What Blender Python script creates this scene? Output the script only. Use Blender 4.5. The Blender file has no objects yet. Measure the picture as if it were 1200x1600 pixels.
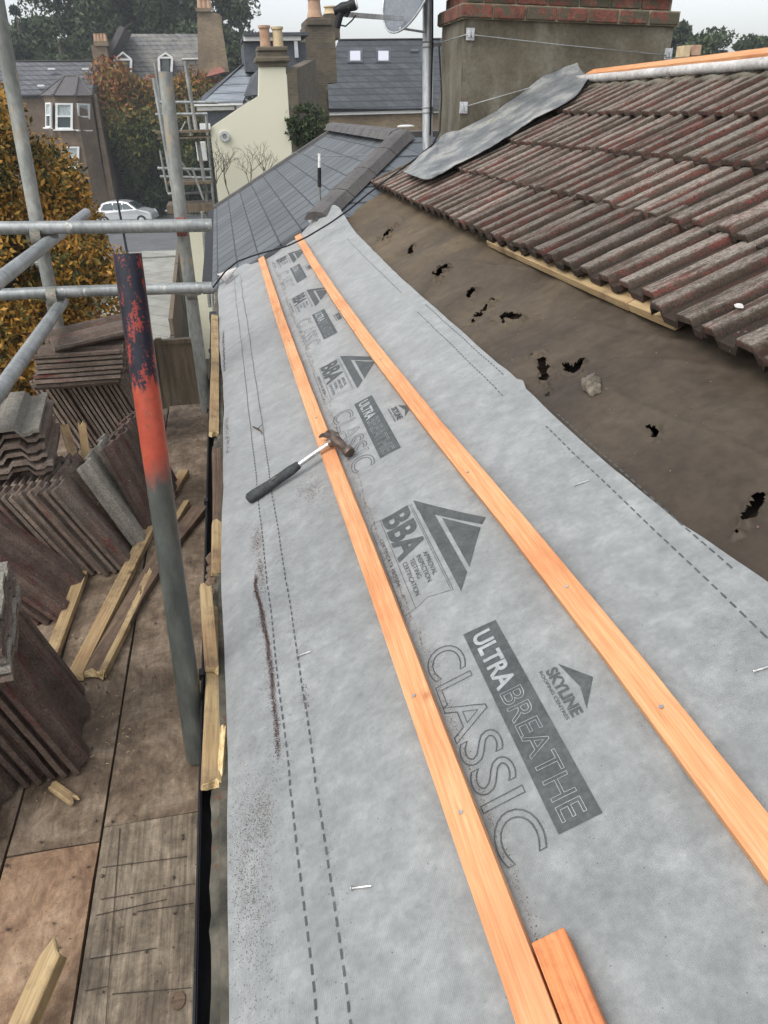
import bpy, bmesh, math, random
from mathutils import Vector, Matrix, noise
random.seed(7)
S = bpy.context.scene
C = S.collection
# ------------------------------------------------------------------ camera, sky, sun
R = Matrix(((0.98140661, 0.10749723, -0.15901389), (-0.19074781, 0.45402329, -0.87033219), (-0.02136229, 0.88448131, 0.46608632)))
cd = bpy.data.cameras.new("camera"); cam = bpy.data.objects.new("camera", cd); C.objects.link(cam)
cam.matrix_world = R.to_4x4()
cd.sensor_fit = 'HORIZONTAL'; cd.sensor_width = 36; cd.lens = 36.0
cd.clip_start = 0.02; cd.clip_end = 3000
S.camera = cam
SUN_EL, SUN_AZ = 52, -125
w = bpy.data.worlds.new("World"); S.world = w; w.use_nodes = True
nt = w.node_tree; sky = nt.nodes.new('ShaderNodeTexSky'); sky.sky_type = 'NISHITA'; sky.sun_disc = False
sky.sun_elevation = math.radians(SUN_EL); sky.sun_rotation = math.radians(SUN_AZ)
sky.air_density = 1.0; sky.dust_density = 3.0; sky.ozone_density = 1.0; sky.altitude = 50
bg = nt.nodes['Background']; bg.inputs[1].default_value = 0.15
hs = nt.nodes.new('ShaderNodeHueSaturation'); hs.inputs['Saturation'].default_value = 0.26; hs.inputs['Value'].default_value = 1.75   # overcast: pale, nearly colourless
nt.links.new(sky.outputs[0], hs.inputs['Color']); nt.links.new(hs.outputs[0], bg.inputs[0])
sd = bpy.data.lights.new("sun", 'SUN'); sd.energy = 0.9; sd.angle = math.radians(35); sd.color = (1, 0.97, 0.92)
sun = bpy.data.objects.new("sun", sd); C.objects.link(sun)
_e, _a = math.radians(SUN_EL), math.radians(SUN_AZ)
sdir = Vector((math.sin(_a) * math.cos(_e), math.cos(_a) * math.cos(_e), math.sin(_e)))
sun.rotation_euler = sdir.to_track_quat('Z', 'Y').to_euler()
S.view_settings.view_transform = 'Standard'; S.view_settings.look = 'None'
S.view_settings.exposure = 0.0; S.view_settings.gamma = 1.0; S.view_settings.use_curve_mapping = False
S.cycles.max_bounces = 6

# ------------------------------------------------------------------ placing helpers
GZ = -6.8                                   # street level, the camera is the origin
EX, EZ = -0.1198, -1.1083                   # eave line of the roof
TH = math.radians(25)
U = Vector((math.cos(TH), 0, math.sin(TH))); NN = Vector((-math.sin(TH), 0, math.cos(TH)))
E0 = Vector((EX, 0, EZ))
def W(u, y, n=0.0): return E0 + U * u + NN * n + Vector((0, y, 0))
ROOF = Matrix(((U.x, 0, NN.x, EX), (U.y, 1, NN.y, 0), (U.z, 0, NN.z, EZ), (0, 0, 0, 1)))
def ray(x, y): return R @ Vector((x - 600.0, 800.0 - y, -1200.0))
def onroofplane(x, y, n): d = ray(x, y); return d*((E0+NN*n).dot(NN)/d.dot(NN))
def at(x, y, Y): d = ray(x, y); return d * (Y / d.y)
def az(x, y, z): d = ray(x, y); return d * (z / d.z)
def nz(x, y, z=0.0): return noise.noise(Vector((x, y, z)))

# ------------------------------------------------------------------ mesh helpers
class MB:
    def __init__(s): s.v = []; s.f = []; s.m = []
    def add(s, vs, fs, mi=0):
        b = len(s.v); s.v += [Vector(v) for v in vs]; s.f += [tuple(i + b for i in f) for f in fs]; s.m += [mi] * len(fs); return s
    def box(s, a, b, M=None, mi=0):
        (x0, y0, z0), (x1, y1, z1) = a, b
        vs = [Vector(p) for p in ((x0,y0,z0),(x1,y0,z0),(x1,y1,z0),(x0,y1,z0),(x0,y0,z1),(x1,y0,z1),(x1,y1,z1),(x0,y1,z1))]
        if M: vs = [M @ v for v in vs]
        return s.add(vs, [(0,3,2,1),(4,5,6,7),(0,1,5,4),(1,2,6,5),(2,3,7,6),(3,0,4,7)], mi)
    def prism(s, poly, d, mi=0):            # polygon (list of points) pushed by vector d
        n = len(poly); d = Vector(d); a = [Vector(p) for p in poly]
        fs = [tuple(range(n)), tuple(range(2*n-1, n-1, -1))] + [(i, i+n, (i+1) % n + n, (i+1) % n) for i in range(n)]
        return s.add(a + [p + d for p in a], fs, mi)
    def tube(s, pts, r, n=12, cap=True, mi=0):
        pts = [Vector(p) for p in pts]; rs = r if isinstance(r, (list, tuple)) else [r] * len(pts)
        b = len(s.v); up = None
        for i, p in enumerate(pts):
            d = (pts[min(i+1, len(pts)-1)] - pts[max(i-1, 0)]).normalized()
            if up is None: up = d.orthogonal().normalized()
            up = (up - d * up.dot(d)).normalized(); q = d.cross(up)
            for k in range(n):
                t = 2*math.pi*k/n; s.v.append(p + (up*math.cos(t) + q*math.sin(t)) * rs[i])
        for i in range(len(pts)-1):
            for k in range(n):
                s.f.append((b+i*n+k, b+i*n+(k+1) % n, b+(i+1)*n+(k+1) % n, b+(i+1)*n+k)); s.m.append(mi)
        if cap:
            s.f.append(tuple(b+k for k in range(n-1, -1, -1))); s.m.append(mi)
            e = b+(len(pts)-1)*n; s.f.append(tuple(e+k for k in range(n))); s.m.append(mi)
        return s
    def lathe(s, prof, M=None, n=20, mi=0):
        b = len(s.v)
        for (r, z) in prof:
            for k in range(n):
                t = 2*math.pi*k/n; p = Vector((r*math.cos(t), r*math.sin(t), z)); s.v.append(M @ p if M else p)
        for i in range(len(prof)-1):
            for k in range(n):
                s.f.append((b+i*n+k, b+i*n+(k+1) % n, b+(i+1)*n+(k+1) % n, b+(i+1)*n+k)); s.m.append(mi)
        return s
    def grid(s, fn, nu, nv, mi=0, skip=None):
        b = len(s.v)
        for j in range(nv+1):
            for i in range(nu+1): s.v.append(Vector(fn(i/nu, j/nv)))
        for j in range(nv):
            for i in range(nu):
                if skip and skip(i, j): continue
                a = b+j*(nu+1)+i; s.f.append((a, a+1, a+nu+2, a+nu+1)); s.m.append(mi)
        return s
    def build(s, name, mats, parent=None, M=None, smooth=False, origin=True, bevel=0.0):
        me = bpy.data.meshes.new(name)
        off = Vector((0, 0, 0)); M = M.copy() if M else Matrix.Identity(4)
        if parent is None and origin and s.v and M == Matrix.Identity(4):
            xs = [v.x for v in s.v]; ys = [v.y for v in s.v]; zs = [v.z for v in s.v]
            off = Vector(((min(xs)+max(xs))/2, (min(ys)+max(ys))/2, min(zs)))
        me.from_pydata([v - off for v in s.v], [], s.f)
        if not isinstance(mats, (list, tuple)): mats = [mats]
        for m in mats: me.materials.append(m)
        if len(mats) > 1: me.polygons.foreach_set('material_index', s.m)
        if smooth: me.polygons.foreach_set('use_smooth', [True]*len(me.polygons))
        me.validate(); me.update()
        o = bpy.data.objects.new(name, me); C.objects.link(o)
        if parent is not None:
            o.parent = parent; o.matrix_basis = parent_world(parent).inverted() @ M
        else: o.matrix_basis = Matrix.Translation(off) @ M
        if smooth == 'auto':
            md = o.modifiers.new('edges', 'EDGE_SPLIT'); md.split_angle = math.radians(35)
        if bevel:
            md = o.modifiers.new('bevel', 'BEVEL'); md.width = bevel; md.segments = 2; md.limit_method = 'ANGLE'
        return o
def parent_world(p):
    m = p.matrix_basis.copy()
    while p.parent: p = p.parent; m = p.matrix_basis @ m
    return m
def tag(o, label=None, cat=None, group=None, kind=None):
    if label: o['label'] = label
    if cat: o['category'] = cat
    if group: o['group'] = group
    if kind: o['kind'] = kind
    elif label and 'kind' not in o: o['kind'] = 'thing'
    return o
def thing(name, label, cat, loc=(0,0,0), group=None, M=None):
    o = bpy.data.objects.new(name, None); C.objects.link(o); o.empty_display_size = 0.1
    o.matrix_basis = M if M else Matrix.Translation(Vector(loc))
    return tag(o, label, cat, group)
def frame(o, x, y=None, z=None):            # matrix from origin and x axis, rough z axis
    x = Vector(x).normalized(); z = Vector(z if z is not None else (0,0,1)); z = (z - x*z.dot(x)).normalized(); y = z.cross(x)
    m = Matrix((x, y, z)).transposed().to_4x4(); m.translation = Vector(o); return m

# ------------------------------------------------------------------ materials
def newmat(name):
    m = bpy.data.materials.new(name); m.use_nodes = True
    return m, m.node_tree, m.node_tree.nodes['Principled BSDF']
def ramp(nt, fac, stops, interp='LINEAR'):
    r = nt.nodes.new('ShaderNodeValToRGB'); r.color_ramp.interpolation = interp
    el = r.color_ramp.elements
    while len(el) < len(stops): el.new(0.5)
    for e, (p, c) in zip(el, stops): e.position = p; e.color = (c[0], c[1], c[2], 1) if hasattr(c, '__len__') else (c, c, c, 1)
    nt.links.new(fac, r.inputs[0]); return r.outputs[0]
def mixc(nt, fac, a, b, mode='MIX'):
    n = nt.nodes.new('ShaderNodeMix'); n.data_type = 'RGBA'; n.blend_type = mode
    for s, v in ((n.inputs[0], fac), (n.inputs[6], a), (n.inputs[7], b)):
        if hasattr(v, 'is_output'): nt.links.new(v, s)
        elif hasattr(v, '__len__'): s.default_value = (v[0], v[1], v[2], 1)
        else: s.default_value = v
    return n.outputs[2]
def mth(nt, op, a, b=None, c=None, clamp=False):
    n = nt.nodes.new('ShaderNodeMath'); n.operation = op; n.use_clamp = clamp
    for s, v in zip(n.inputs, (a, b, c)):
        if v is None: continue
        if hasattr(v, 'is_output'): nt.links.new(v, s)
        else: s.default_value = v
    return n.outputs[0]
def coords(nt, scale=(1,1,1), rand=False, world=False, loc=(0,0,0)):
    if world:
        g = nt.nodes.new('ShaderNodeNewGeometry'); out = g.outputs['Position']
    else:
        t = nt.nodes.new('ShaderNodeTexCoord'); out = t.outputs['Object']
    if rand:
        oi = nt.nodes.new('ShaderNodeObjectInfo'); mu = mth(nt, 'MULTIPLY', oi.outputs['Random'], 37.0)
        ad = nt.nodes.new('ShaderNodeVectorMath'); ad.operation = 'ADD'; nt.links.new(out, ad.inputs[0]); nt.links.new(mu, ad.inputs[1]); out = ad.outputs[0]
    mp = nt.nodes.new('ShaderNodeMapping'); mp.inputs['Scale'].default_value = scale; mp.inputs['Location'].default_value = loc
    nt.links.new(out, mp.inputs[0]); return mp.outputs[0]
def ntex(nt, co, scale, detail=4, rough=0.55, dist=0.0):
    n = nt.nodes.new('ShaderNodeTexNoise'); n.inputs['Scale'].default_value = scale; n.inputs['Detail'].default_value = detail
    n.inputs['Roughness'].default_value = rough; n.inputs['Distortion'].default_value = dist; nt.links.new(co, n.inputs['Vector']); return n.outputs['Fac']
def bump(nt, bs, h, strength, dist):
    b = nt.nodes.new('ShaderNodeBump'); b.inputs['Strength'].default_value = strength; b.inputs['Distance'].default_value = dist
    nt.links.new(h, b.inputs['Height']); nt.links.new(b.outputs[0], bs.inputs['Normal'])
def simple(name, stops, scale=5, aniso=(1,1,1), rough=0.7, bmp=0.3, bd=0.005, metal=0.0, spec=0.5, rand=False, world=False, detail=5, speck=None, fine=60):
    """noise-ramp colour, a finer mottling over it, optional specks (threshold, colour, scale)"""
    m, nt, bs = newmat(name); co = coords(nt, aniso, rand, world)
    f = ntex(nt, co, scale, detail); col = ramp(nt, f, stops)
    f2 = ntex(nt, co, fine, 3); col = mixc(nt, 1.0, col, ramp(nt, f2, [(0.3, 0.78), (0.7, 1.18)]), 'MULTIPLY')
    if speck:
        th, sc, ss = speck; f3 = ntex(nt, co, ss, 3, 0.7)
        col = mixc(nt, ramp(nt, f3, [(th, 0.0), (th+0.05, 1.0)]), col, sc)
    nt.links.new(col, bs.inputs['Base Color']); bs.inputs['Roughness'].default_value = rough; bs.inputs['Metallic'].default_value = metal
    bs.inputs['Specular IOR Level'].default_value = spec
    if bmp: bump(nt, bs, mth(nt, 'ADD', f, mth(nt, 'MULTIPLY', f2, 0.5)), bmp, bd)
    return m
M_ = {}
# fresh orange softwood, grain along local x
def wood(name, a, b, c, knot=None, dirt=None, rough=0.65, ks=1.0):
    m, nt, bs = newmat(name); co = coords(nt, (1, 1, 1), True)
    g = coords(nt, (0.55, 26, 26), True); f = ntex(nt, g, 6, 6, 0.65, 0.35)
    col = ramp(nt, f, [(0.30, a), (0.5, b), (0.72, c)])
    lo = ntex(nt, co, 3.2, 3); col = mixc(nt, ramp(nt, lo, [(0.48, 0.0), (0.70, 0.6)]), col, (a[0]*0.98, a[1]*0.85, a[2]*0.8))
    if knot:
        v = nt.nodes.new('ShaderNodeTexVoronoi'); v.inputs['Scale'].default_value = 5.5*ks; nt.links.new(coords(nt, (1, 1.3, 1.3), True), v.inputs['Vector'])
        k = ramp(nt, v.outputs['Distance'], [(0.03, 1.0), (0.055, 0.55), (0.075, 0.25), (0.14, 0.0)]); col = mixc(nt, k, col, knot)
    if dirt:
        d = ntex(nt, co, 9, 6, 0.7); col = mixc(nt, ramp(nt, d, [(0.5, 0.0), (0.68, 0.85)]), col, dirt)
    fine = ntex(nt, coords(nt, (3, 60, 60), True), 5, 2)
    col = mixc(nt, 1.0, col, ramp(nt, fine, [(0.3, 0.85), (0.7, 1.1)]), 'MULTIPLY')
    nt.links.new(col, bs.inputs['Base Color']); bs.inputs['Roughness'].default_value = rough
    bump(nt, bs, mth(nt, 'ADD', f, fine), 0.35, 0.002); return m
M_['batten'] = wood('fresh_softwood', (0.58, 0.235, 0.09), (0.69, 0.34, 0.155), (0.75, 0.44, 0.23), knot=(0.36, 0.11, 0.035))
M_['batten_dark'] = wood('orange_softwood', (0.55, 0.17, 0.05), (0.66, 0.25, 0.09), (0.72, 0.34, 0.15), knot=(0.3, 0.1, 0.03), dirt=(0.4, 0.1, 0.04))
M_['old_batten'] = wood('old_yellow_batten', (0.30, 0.19, 0.09), (0.42, 0.30, 0.15), (0.55, 0.42, 0.24), knot=(0.12, 0.07, 0.03), dirt=(0.16, 0.10, 0.06), rough=0.85)
M_['old_plank'] = wood('weathered_brown_plank', (0.09, 0.055, 0.035), (0.15, 0.10, 0.065), (0.24, 0.17, 0.11), dirt=(0.06, 0.04, 0.03), rough=0.9)
M_['broken_wood'] = simple('split_wood_end', [(0.3, (0.55, 0.38, 0.16)), (0.7, (0.78, 0.62, 0.36))], 30, (1, 4, 4), 0.8)
M_['galv'] = simple('galvanised_tube', [(0.3, (0.20, 0.215, 0.21)), (0.55, (0.34, 0.355, 0.35)), (0.75, (0.46, 0.47, 0.45))], 7, (1, 1, 0.35), 0.45, 0.15, 0.002, metal=0.45, world=True, speck=(0.63, (0.55, 0.54, 0.5), 26))
M_['galv_dull'] = simple('dull_tube', [(0.3, (0.15, 0.16, 0.145)), (0.55, (0.27, 0.28, 0.26)), (0.75, (0.42, 0.42, 0.38))], 5, (1, 1, 0.5), 0.6, 0.2, 0.002, metal=0.25, world=True, speck=(0.6, (0.36, 0.30, 0.22), 9))
M_['rust'] = simple('rusty_red_coupler', [(0.3, (0.12, 0.03, 0.025)), (0.7, (0.25, 0.09, 0.07))], 20, rough=0.8)
M_['dust'] = simple('maroon_grit', [(0.3, (0.035, 0.014, 0.012)), (0.7, (0.10, 0.045, 0.038))], 400, rough=0.9, bmp=0, fine=900)
M_['coupler'] = simple('coupler_steel', [(0.3, (0.12, 0.12, 0.10)), (0.7, (0.33, 0.32, 0.27))], 25, rough=0.65, metal=0.3, speck=(0.6, (0.2, 0.09, 0.05), 30))
M_['black'] = simple('black_plastic', [(0.3, (0.010, 0.010, 0.012)), (0.7, (0.022, 0.022, 0.025))], 9, rough=0.5, spec=0.25, bmp=0.1, speck=(0.66, (0.12, 0.11, 0.09), 40))
M_['rubber'] = simple('black_rubber', [(0.3, (0.028, 0.032, 0.032)), (0.7, (0.05, 0.055, 0.055))], 60, rough=0.75, bmp=0.3, bd=0.001)
M_['steel'] = simple('worn_steel', [(0.3, (0.45, 0.45, 0.44)), (0.7, (0.75, 0.75, 0.73))], 40, rough=0.28, metal=0.9, bmp=0.1)
M_['hammer'] = simple('brown_hammer_head', [(0.3, (0.07, 0.05, 0.04)), (0.7, (0.20, 0.15, 0.12))], 35, rough=0.42, metal=0.6, bmp=0.25, bd=0.001)
M_['lead'] = simple('lead_sheet', [(0.36, (0.12, 0.13, 0.135)), (0.5, (0.20, 0.21, 0.21)), (0.62, (0.33, 0.33, 0.31))], 6, (1, 1, .5), 0.6, 0.6, 0.015, metal=0.1, speck=(0.64, (0.20, 0.20, 0.15), 5))
M_['white'] = simple('white_paint', [(0.3, (0.68, 0.69, 0.67)), (0.7, (0.82, 0.82, 0.8))], 6, rough=0.5, bmp=0.05)
M_['white_pipe'] = simple('dirty_white_roll', [(0.3, (0.42, 0.40, 0.38)), (0.7, (0.66, 0.64, 0.61))], 8, rough=0.6, bmp=0.3, speck=(0.64, (0.3, 0.22, 0.18), 18))
M_['glass'], _nt, _b = newmat('window_glass'); _b.inputs['Base Color'].default_value = (0.05, 0.07, 0.075, 1); _b.inputs['Roughness'].default_value = 0.06; _b.inputs['Specular IOR Level'].default_value = 0.9
M_['curtain'] = simple('net_curtain', [(0.3, (0.30, 0.36, 0.36)), (0.7, (0.45, 0.50, 0.49))], 3, (4, 4, 1), 0.9, 0.1)
M_['skyglass'], _nt, _b = newmat('skylight_glass'); _b.inputs['Base Color'].default_value = (0.55, 0.56, 0.62, 1); _b.inputs['Roughness'].default_value = 0.1
M_['cream'] = simple('cream_render', [(0.3, (0.69, 0.67, 0.52)), (0.6, (0.72, 0.70, 0.55)), (0.8, (0.74, 0.72, 0.58))], 0.4, rough=0.85, bmp=0.1, bd=0.02, fine=90)
M_['dark'] = simple('dark_lead_cladding', [(0.3, (0.045, 0.05, 0.06)), (0.7, (0.10, 0.11, 0.125))], 1.2, rough=0.6, fine=9)
M_['gap_dark'] = simple('dark_void', [(0.3, (0.03, 0.024, 0.018)), (0.7, (0.08, 0.06, 0.045))], 12, rough=0.95)
M_['pot'] = simple('terracotta', [(0.3, (0.36, 0.20, 0.13)), (0.7, (0.52, 0.36, 0.24))], 4, rough=0.85)
M_['pot_buff'] = simple('buff_pot', [(0.3, (0.50, 0.38, 0.22)), (0.7, (0.64, 0.50, 0.31))], 4, rough=0.85)
M_['red_brick_single'] = simple('old_red_brick', [(0.3, (0.10, 0.045, 0.032)), (0.55, (0.19, 0.07, 0.05)), (0.75, (0.15, 0.11, 0.075))], 13, rough=0.95, bmp=0.9, bd=0.012, rand=False, speck=(0.50, (0.085, 0.075, 0.05), 11))
M_['mortar'] = simple('mossy_mortar', [(0.3, (0.13, 0.12, 0.08)), (0.7, (0.30, 0.27, 0.19))], 14, rough=0.95, bmp=0.6, bd=0.01)
M_['mossy'] = simple('mossy_old_felt', [(0.35, (0.045, 0.042, 0.032)), (0.5, (0.085, 0.080, 0.060)), (0.65, (0.15, 0.13, 0.10))], 14, rough=0.9, bmp=0.5, speck=(0.6, (0.12, 0.06, 0.035), 20))
M_['shrub_bark'] = simple('bark', [(0.3, (0.06, 0.045, 0.03)), (0.7, (0.14, 0.11, 0.08))], 6, rough=0.9)
def brickmat(name, a, b, mort, bw=0.22, bh=0.073, plane='xz', rough=0.9, dirt=None, msize=0.012, ys=1.0, off=0.5):
    m, nt, bs = newmat(name); t = nt.nodes.new('ShaderNodeTexCoord'); sp = nt.nodes.new('ShaderNodeSeparateXYZ'); nt.links.new(t.outputs['Object'], sp.inputs[0])
    cb = nt.nodes.new('ShaderNodeCombineXYZ')
    if plane == 'xz': a0, a1 = mth(nt, 'ADD', sp.outputs[0], sp.outputs[1]), sp.outputs[2]
    else: a0, a1 = mth(nt, 'MULTIPLY', sp.outputs[1], ys), sp.outputs[0]
    nt.links.new(a0, cb.inputs[0]); nt.links.new(a1, cb.inputs[1])
    br = nt.nodes.new('ShaderNodeTexBrick'); nt.links.new(cb.outputs[0], br.inputs[0]); br.offset = off
    br.inputs['Scale'].default_value = 1; br.inputs['Brick Width'].default_value = bw; br.inputs['Row Height'].default_value = bh
    br.inputs['Mortar Size'].default_value = msize; br.inputs['Mortar Smooth'].default_value = 0.3; br.inputs['Bias'].default_value = 0
    br.inputs['Color1'].default_value = (*a, 1); br.inputs['Color2'].default_value = (*b, 1); br.inputs['Mortar'].default_value = (*mort, 1)
    n = ntex(nt, t.outputs['Object'], 1.3, 6, 0.7); col = mixc(nt, 1.0, br.outputs['Color'], ramp(nt, n, [(0.3, 0.7), (0.7, 1.25)]), 'MULTIPLY')
    if dirt:
        n2 = ntex(nt, t.outputs['Object'], 0.7, 6, 0.7); col = mixc(nt, ramp(nt, n2, [(0.45, 0.0), (0.7, 0.8)]), col, dirt)
    nt.links.new(col, bs.inputs['Base Color']); bs.inputs['Roughness'].default_value = rough
    bump(nt, bs, mth(nt, 'SUBTRACT', mth(nt, 'MULTIPLY', n, 0.3), br.outputs['Fac']), 0.5, 0.006); return m
M_['stock'] = brickmat('london_stock_brick', (0.30, 0.22, 0.13), (0.20, 0.145, 0.09), (0.22, 0.19, 0.14), dirt=(0.12, 0.09, 0.06))
M_['stock_pink'] = brickmat('brown_brick', (0.20, 0.135, 0.085), (0.15, 0.105, 0.068), (0.18, 0.15, 0.115), dirt=(0.10, 0.075, 0.05))
M_['sooty'] = brickmat('sooty_brick', (0.16, 0.125, 0.08), (0.10, 0.08, 0.055), (0.13, 0.115, 0.09), dirt=(0.06, 0.05, 0.038))
M_['slate_new'] = brickmat('grey_slates', (0.088, 0.098, 0.104), (0.125, 0.137, 0.144), (0.022, 0.026, 0.03), bw=0.10, bh=0.18, plane='yx', rough=0.5, msize=0.007, ys=.33)
M_['slate_hip'] = brickmat('grey_slates_hip', (0.115, 0.135, 0.15), (0.145, 0.165, 0.18), (0.035, 0.04, 0.045), bw=0.30, bh=0.085, plane='xz', rough=0.5, msize=0.006)
M_['slate_far'] = brickmat('dark_slates', (0.052, 0.06, 0.066), (0.072, 0.08, 0.086), (0.03, 0.034, 0.038), bw=0.5, bh=0.26, plane='xz', rough=0.6, msize=0.03)
M_['slate_old'] = brickmat('old_lichened_slates', (0.13, 0.13, 0.13), (0.20, 0.195, 0.18), (0.07, 0.07, 0.07), bw=0.5, bh=0.3, plane='xz', rough=0.8, msize=0.05, dirt=(0.26, 0.25, 0.21))
M_['slate_left'] = brickmat('grey_pantiled_slope', (0.10, 0.105, 0.115), (0.15, 0.155, 0.165), (0.05, 0.05, 0.055), bw=0.5, bh=0.3, plane='xz', rough=0.7, msize=0.05)
M_['ridge_tile'] = simple('grey_ridge_tile', [(0.3, (0.085, 0.08, 0.08)), (0.7, (0.135, 0.125, 0.12))], 5, rough=0.75, world=True)
M_['slate_pale'] = brickmat('pale_slates', (0.20, 0.225, 0.25), (0.25, 0.275, 0.30), (0.09, 0.10, 0.11), bw=0.5, bh=0.22, plane='xz', rough=0.5, msize=0.02)
M_['asphalt'] = simple('asphalt', [(0.3, (0.10, 0.105, 0.11)), (0.7, (0.15, 0.155, 0.16))], 0.6, rough=0.85, fine=8)
M_['paving'] = brickmat('concrete_paving', (0.34, 0.34, 0.30), (0.28, 0.28, 0.25), (0.16, 0.155, 0.13), bw=1.4, bh=0.45, plane='xz', rough=0.9, msize=0.03)
M_['grass'] = simple('rough_ground', [(0.3, (0.045, 0.055, 0.03)), (0.7, (0.10, 0.09, 0.06))], 0.5, rough=0.95, fine=6)
M_['fence'] = simple('timber_fence', [(0.3, (0.10, 0.075, 0.05)), (0.7, (0.20, 0.155, 0.105))], 2, (6, 6, 0.5), 0.9, fine=12)
M_['fence_dark'] = simple('dark_timber', [(0.3, (0.05, 0.045, 0.035)), (0.7, (0.10, 0.085, 0.06))], 2, (6, 6, 0.5), 0.9)
M_['redstep'] = simple('red_painted_step', [(0.3, (0.20, 0.07, 0.05)), (0.7, (0.30, 0.13, 0.10))], 3, rough=0.8)
M_['carpaint'] = simple('silver_car_paint', [(0.3, (0.52, 0.54, 0.55)), (0.7, (0.60, 0.62, 0.63))], 1, rough=0.25, metal=0.3, bmp=0)
M_['tyre'] = simple('tyre', [(0.3, (0.015, 0.015, 0.015)), (0.7, (0.03, 0.03, 0.03))], 5, rough=0.8)
M_['alu'] = simple('aluminium', [(0.3, (0.50, 0.51, 0.52)), (0.7, (0.68, 0.69, 0.70))], 9, (1,1,0.3), 0.38, 0.05, 0.001, metal=0.6)
M_['dish'] = simple('grey_dish', [(0.3, (0.13, 0.145, 0.165)), (0.7, (0.17, 0.185, 0.20))], 6, rough=0.5, bmp=0.05)
M_['bread'] = simple('lump_of_mortar', [(0.3, (0.07, 0.058, 0.043)), (0.7, (0.20, 0.17, 0.13))], 50, rough=0.95, bmp=0.6)

# membrane: non-woven fabric with trodden dirt; object coordinates are (up the slope, along the eave, out)
def membrane_mat():
    m, nt, bs = newmat('breather_membrane'); tc = nt.nodes.new('ShaderNodeTexCoord').outputs['Object']
    a = ntex(nt, tc, 22, 6, 0.62); b = ntex(nt, tc, 4.5, 5, 0.6); c = ntex(nt, tc, 75, 3, 0.6)
    col = ramp(nt, mth(nt, 'ADD', mth(nt, 'MULTIPLY', a, 0.6), mth(nt, 'MULTIPLY', b, 0.4)), [(0.33, (0.172, 0.182, 0.181)), (0.5, (0.232, 0.244, 0.242)), (0.68, (0.325, 0.336, 0.331))])
    col = mixc(nt, 1.0, col, ramp(nt, c, [(0.3, 0.90), (0.7, 1.10)]), 'MULTIPLY')
    sp = nt.nodes.new('ShaderNodeSeparateXYZ'); nt.links.new(tc, sp.inputs[0]); u, y = sp.outputs[0], sp.outputs[1]
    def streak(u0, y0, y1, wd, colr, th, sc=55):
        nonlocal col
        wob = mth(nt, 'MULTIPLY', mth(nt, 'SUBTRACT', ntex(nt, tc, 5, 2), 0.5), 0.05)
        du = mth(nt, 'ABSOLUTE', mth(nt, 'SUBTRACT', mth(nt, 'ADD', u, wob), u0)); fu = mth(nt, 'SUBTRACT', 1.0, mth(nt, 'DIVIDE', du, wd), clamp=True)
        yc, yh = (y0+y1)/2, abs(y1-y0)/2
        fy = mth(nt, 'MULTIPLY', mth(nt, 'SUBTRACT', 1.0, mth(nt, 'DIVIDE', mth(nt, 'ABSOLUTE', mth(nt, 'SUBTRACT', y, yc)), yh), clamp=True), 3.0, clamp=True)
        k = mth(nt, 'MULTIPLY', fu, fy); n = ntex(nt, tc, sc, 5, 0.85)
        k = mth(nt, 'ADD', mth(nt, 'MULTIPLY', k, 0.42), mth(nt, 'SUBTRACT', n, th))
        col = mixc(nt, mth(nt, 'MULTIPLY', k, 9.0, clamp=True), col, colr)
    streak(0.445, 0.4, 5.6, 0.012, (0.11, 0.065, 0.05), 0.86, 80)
    sm = ntex(nt, tc, 7, 5, 0.7); col = mixc(nt, ramp(nt, sm, [(0.60, 0.0), (0.78, 0.45)]), col, (0.17, 0.165, 0.16))
    g = ntex(nt, tc, 210, 2, 0.8); col = mixc(nt, ramp(nt, g, [(0.725, 0.0), (0.76, 0.8)]), col, (0.07, 0.06, 0.05))
    nt.links.new(col, bs.inputs['Base Color']); bs.inputs['Roughness'].default_value = 0.62; bs.inputs['Specular IOR Level'].default_value = 0.45
    bs.inputs['Sheen Weight'].default_value = 0.55; bs.inputs['Sheen Roughness'].default_value = 0.5; bs.inputs['Sheen Tint'].default_value = (1, .985, .95, 1)
    wv = nt.nodes.new('ShaderNodeTexWave'); wv.inputs['Scale'].default_value = 120; nt.links.new(coords(nt, (1, 0.6, 1)), wv.inputs[0])
    h = mth(nt, 'ADD', mth(nt, 'MULTIPLY', a, 1.0), mth(nt, 'ADD', mth(nt, 'MULTIPLY', c, 0.25), mth(nt, 'MULTIPLY', wv.outputs['Fac'], 0.10))); bump(nt, bs, h, 0.45, 0.004)
    return m
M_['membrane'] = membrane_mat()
M_['print'] = simple('dark_print', [(0.3, (0.055, 0.062, 0.062)), (0.7, (0.095, 0.103, 0.103))], 25, rough=0.6, bmp=0.2, bd=0.002, fine=120, speck=(0.72, (0.2, 0.21, 0.21), 160))
M_['print_light'] = simple('light_lettering', [(0.3, (0.29, 0.31, 0.315)), (0.7, (0.40, 0.42, 0.42))], 20, rough=0.6, bmp=0.2, bd=0.002)
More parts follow.
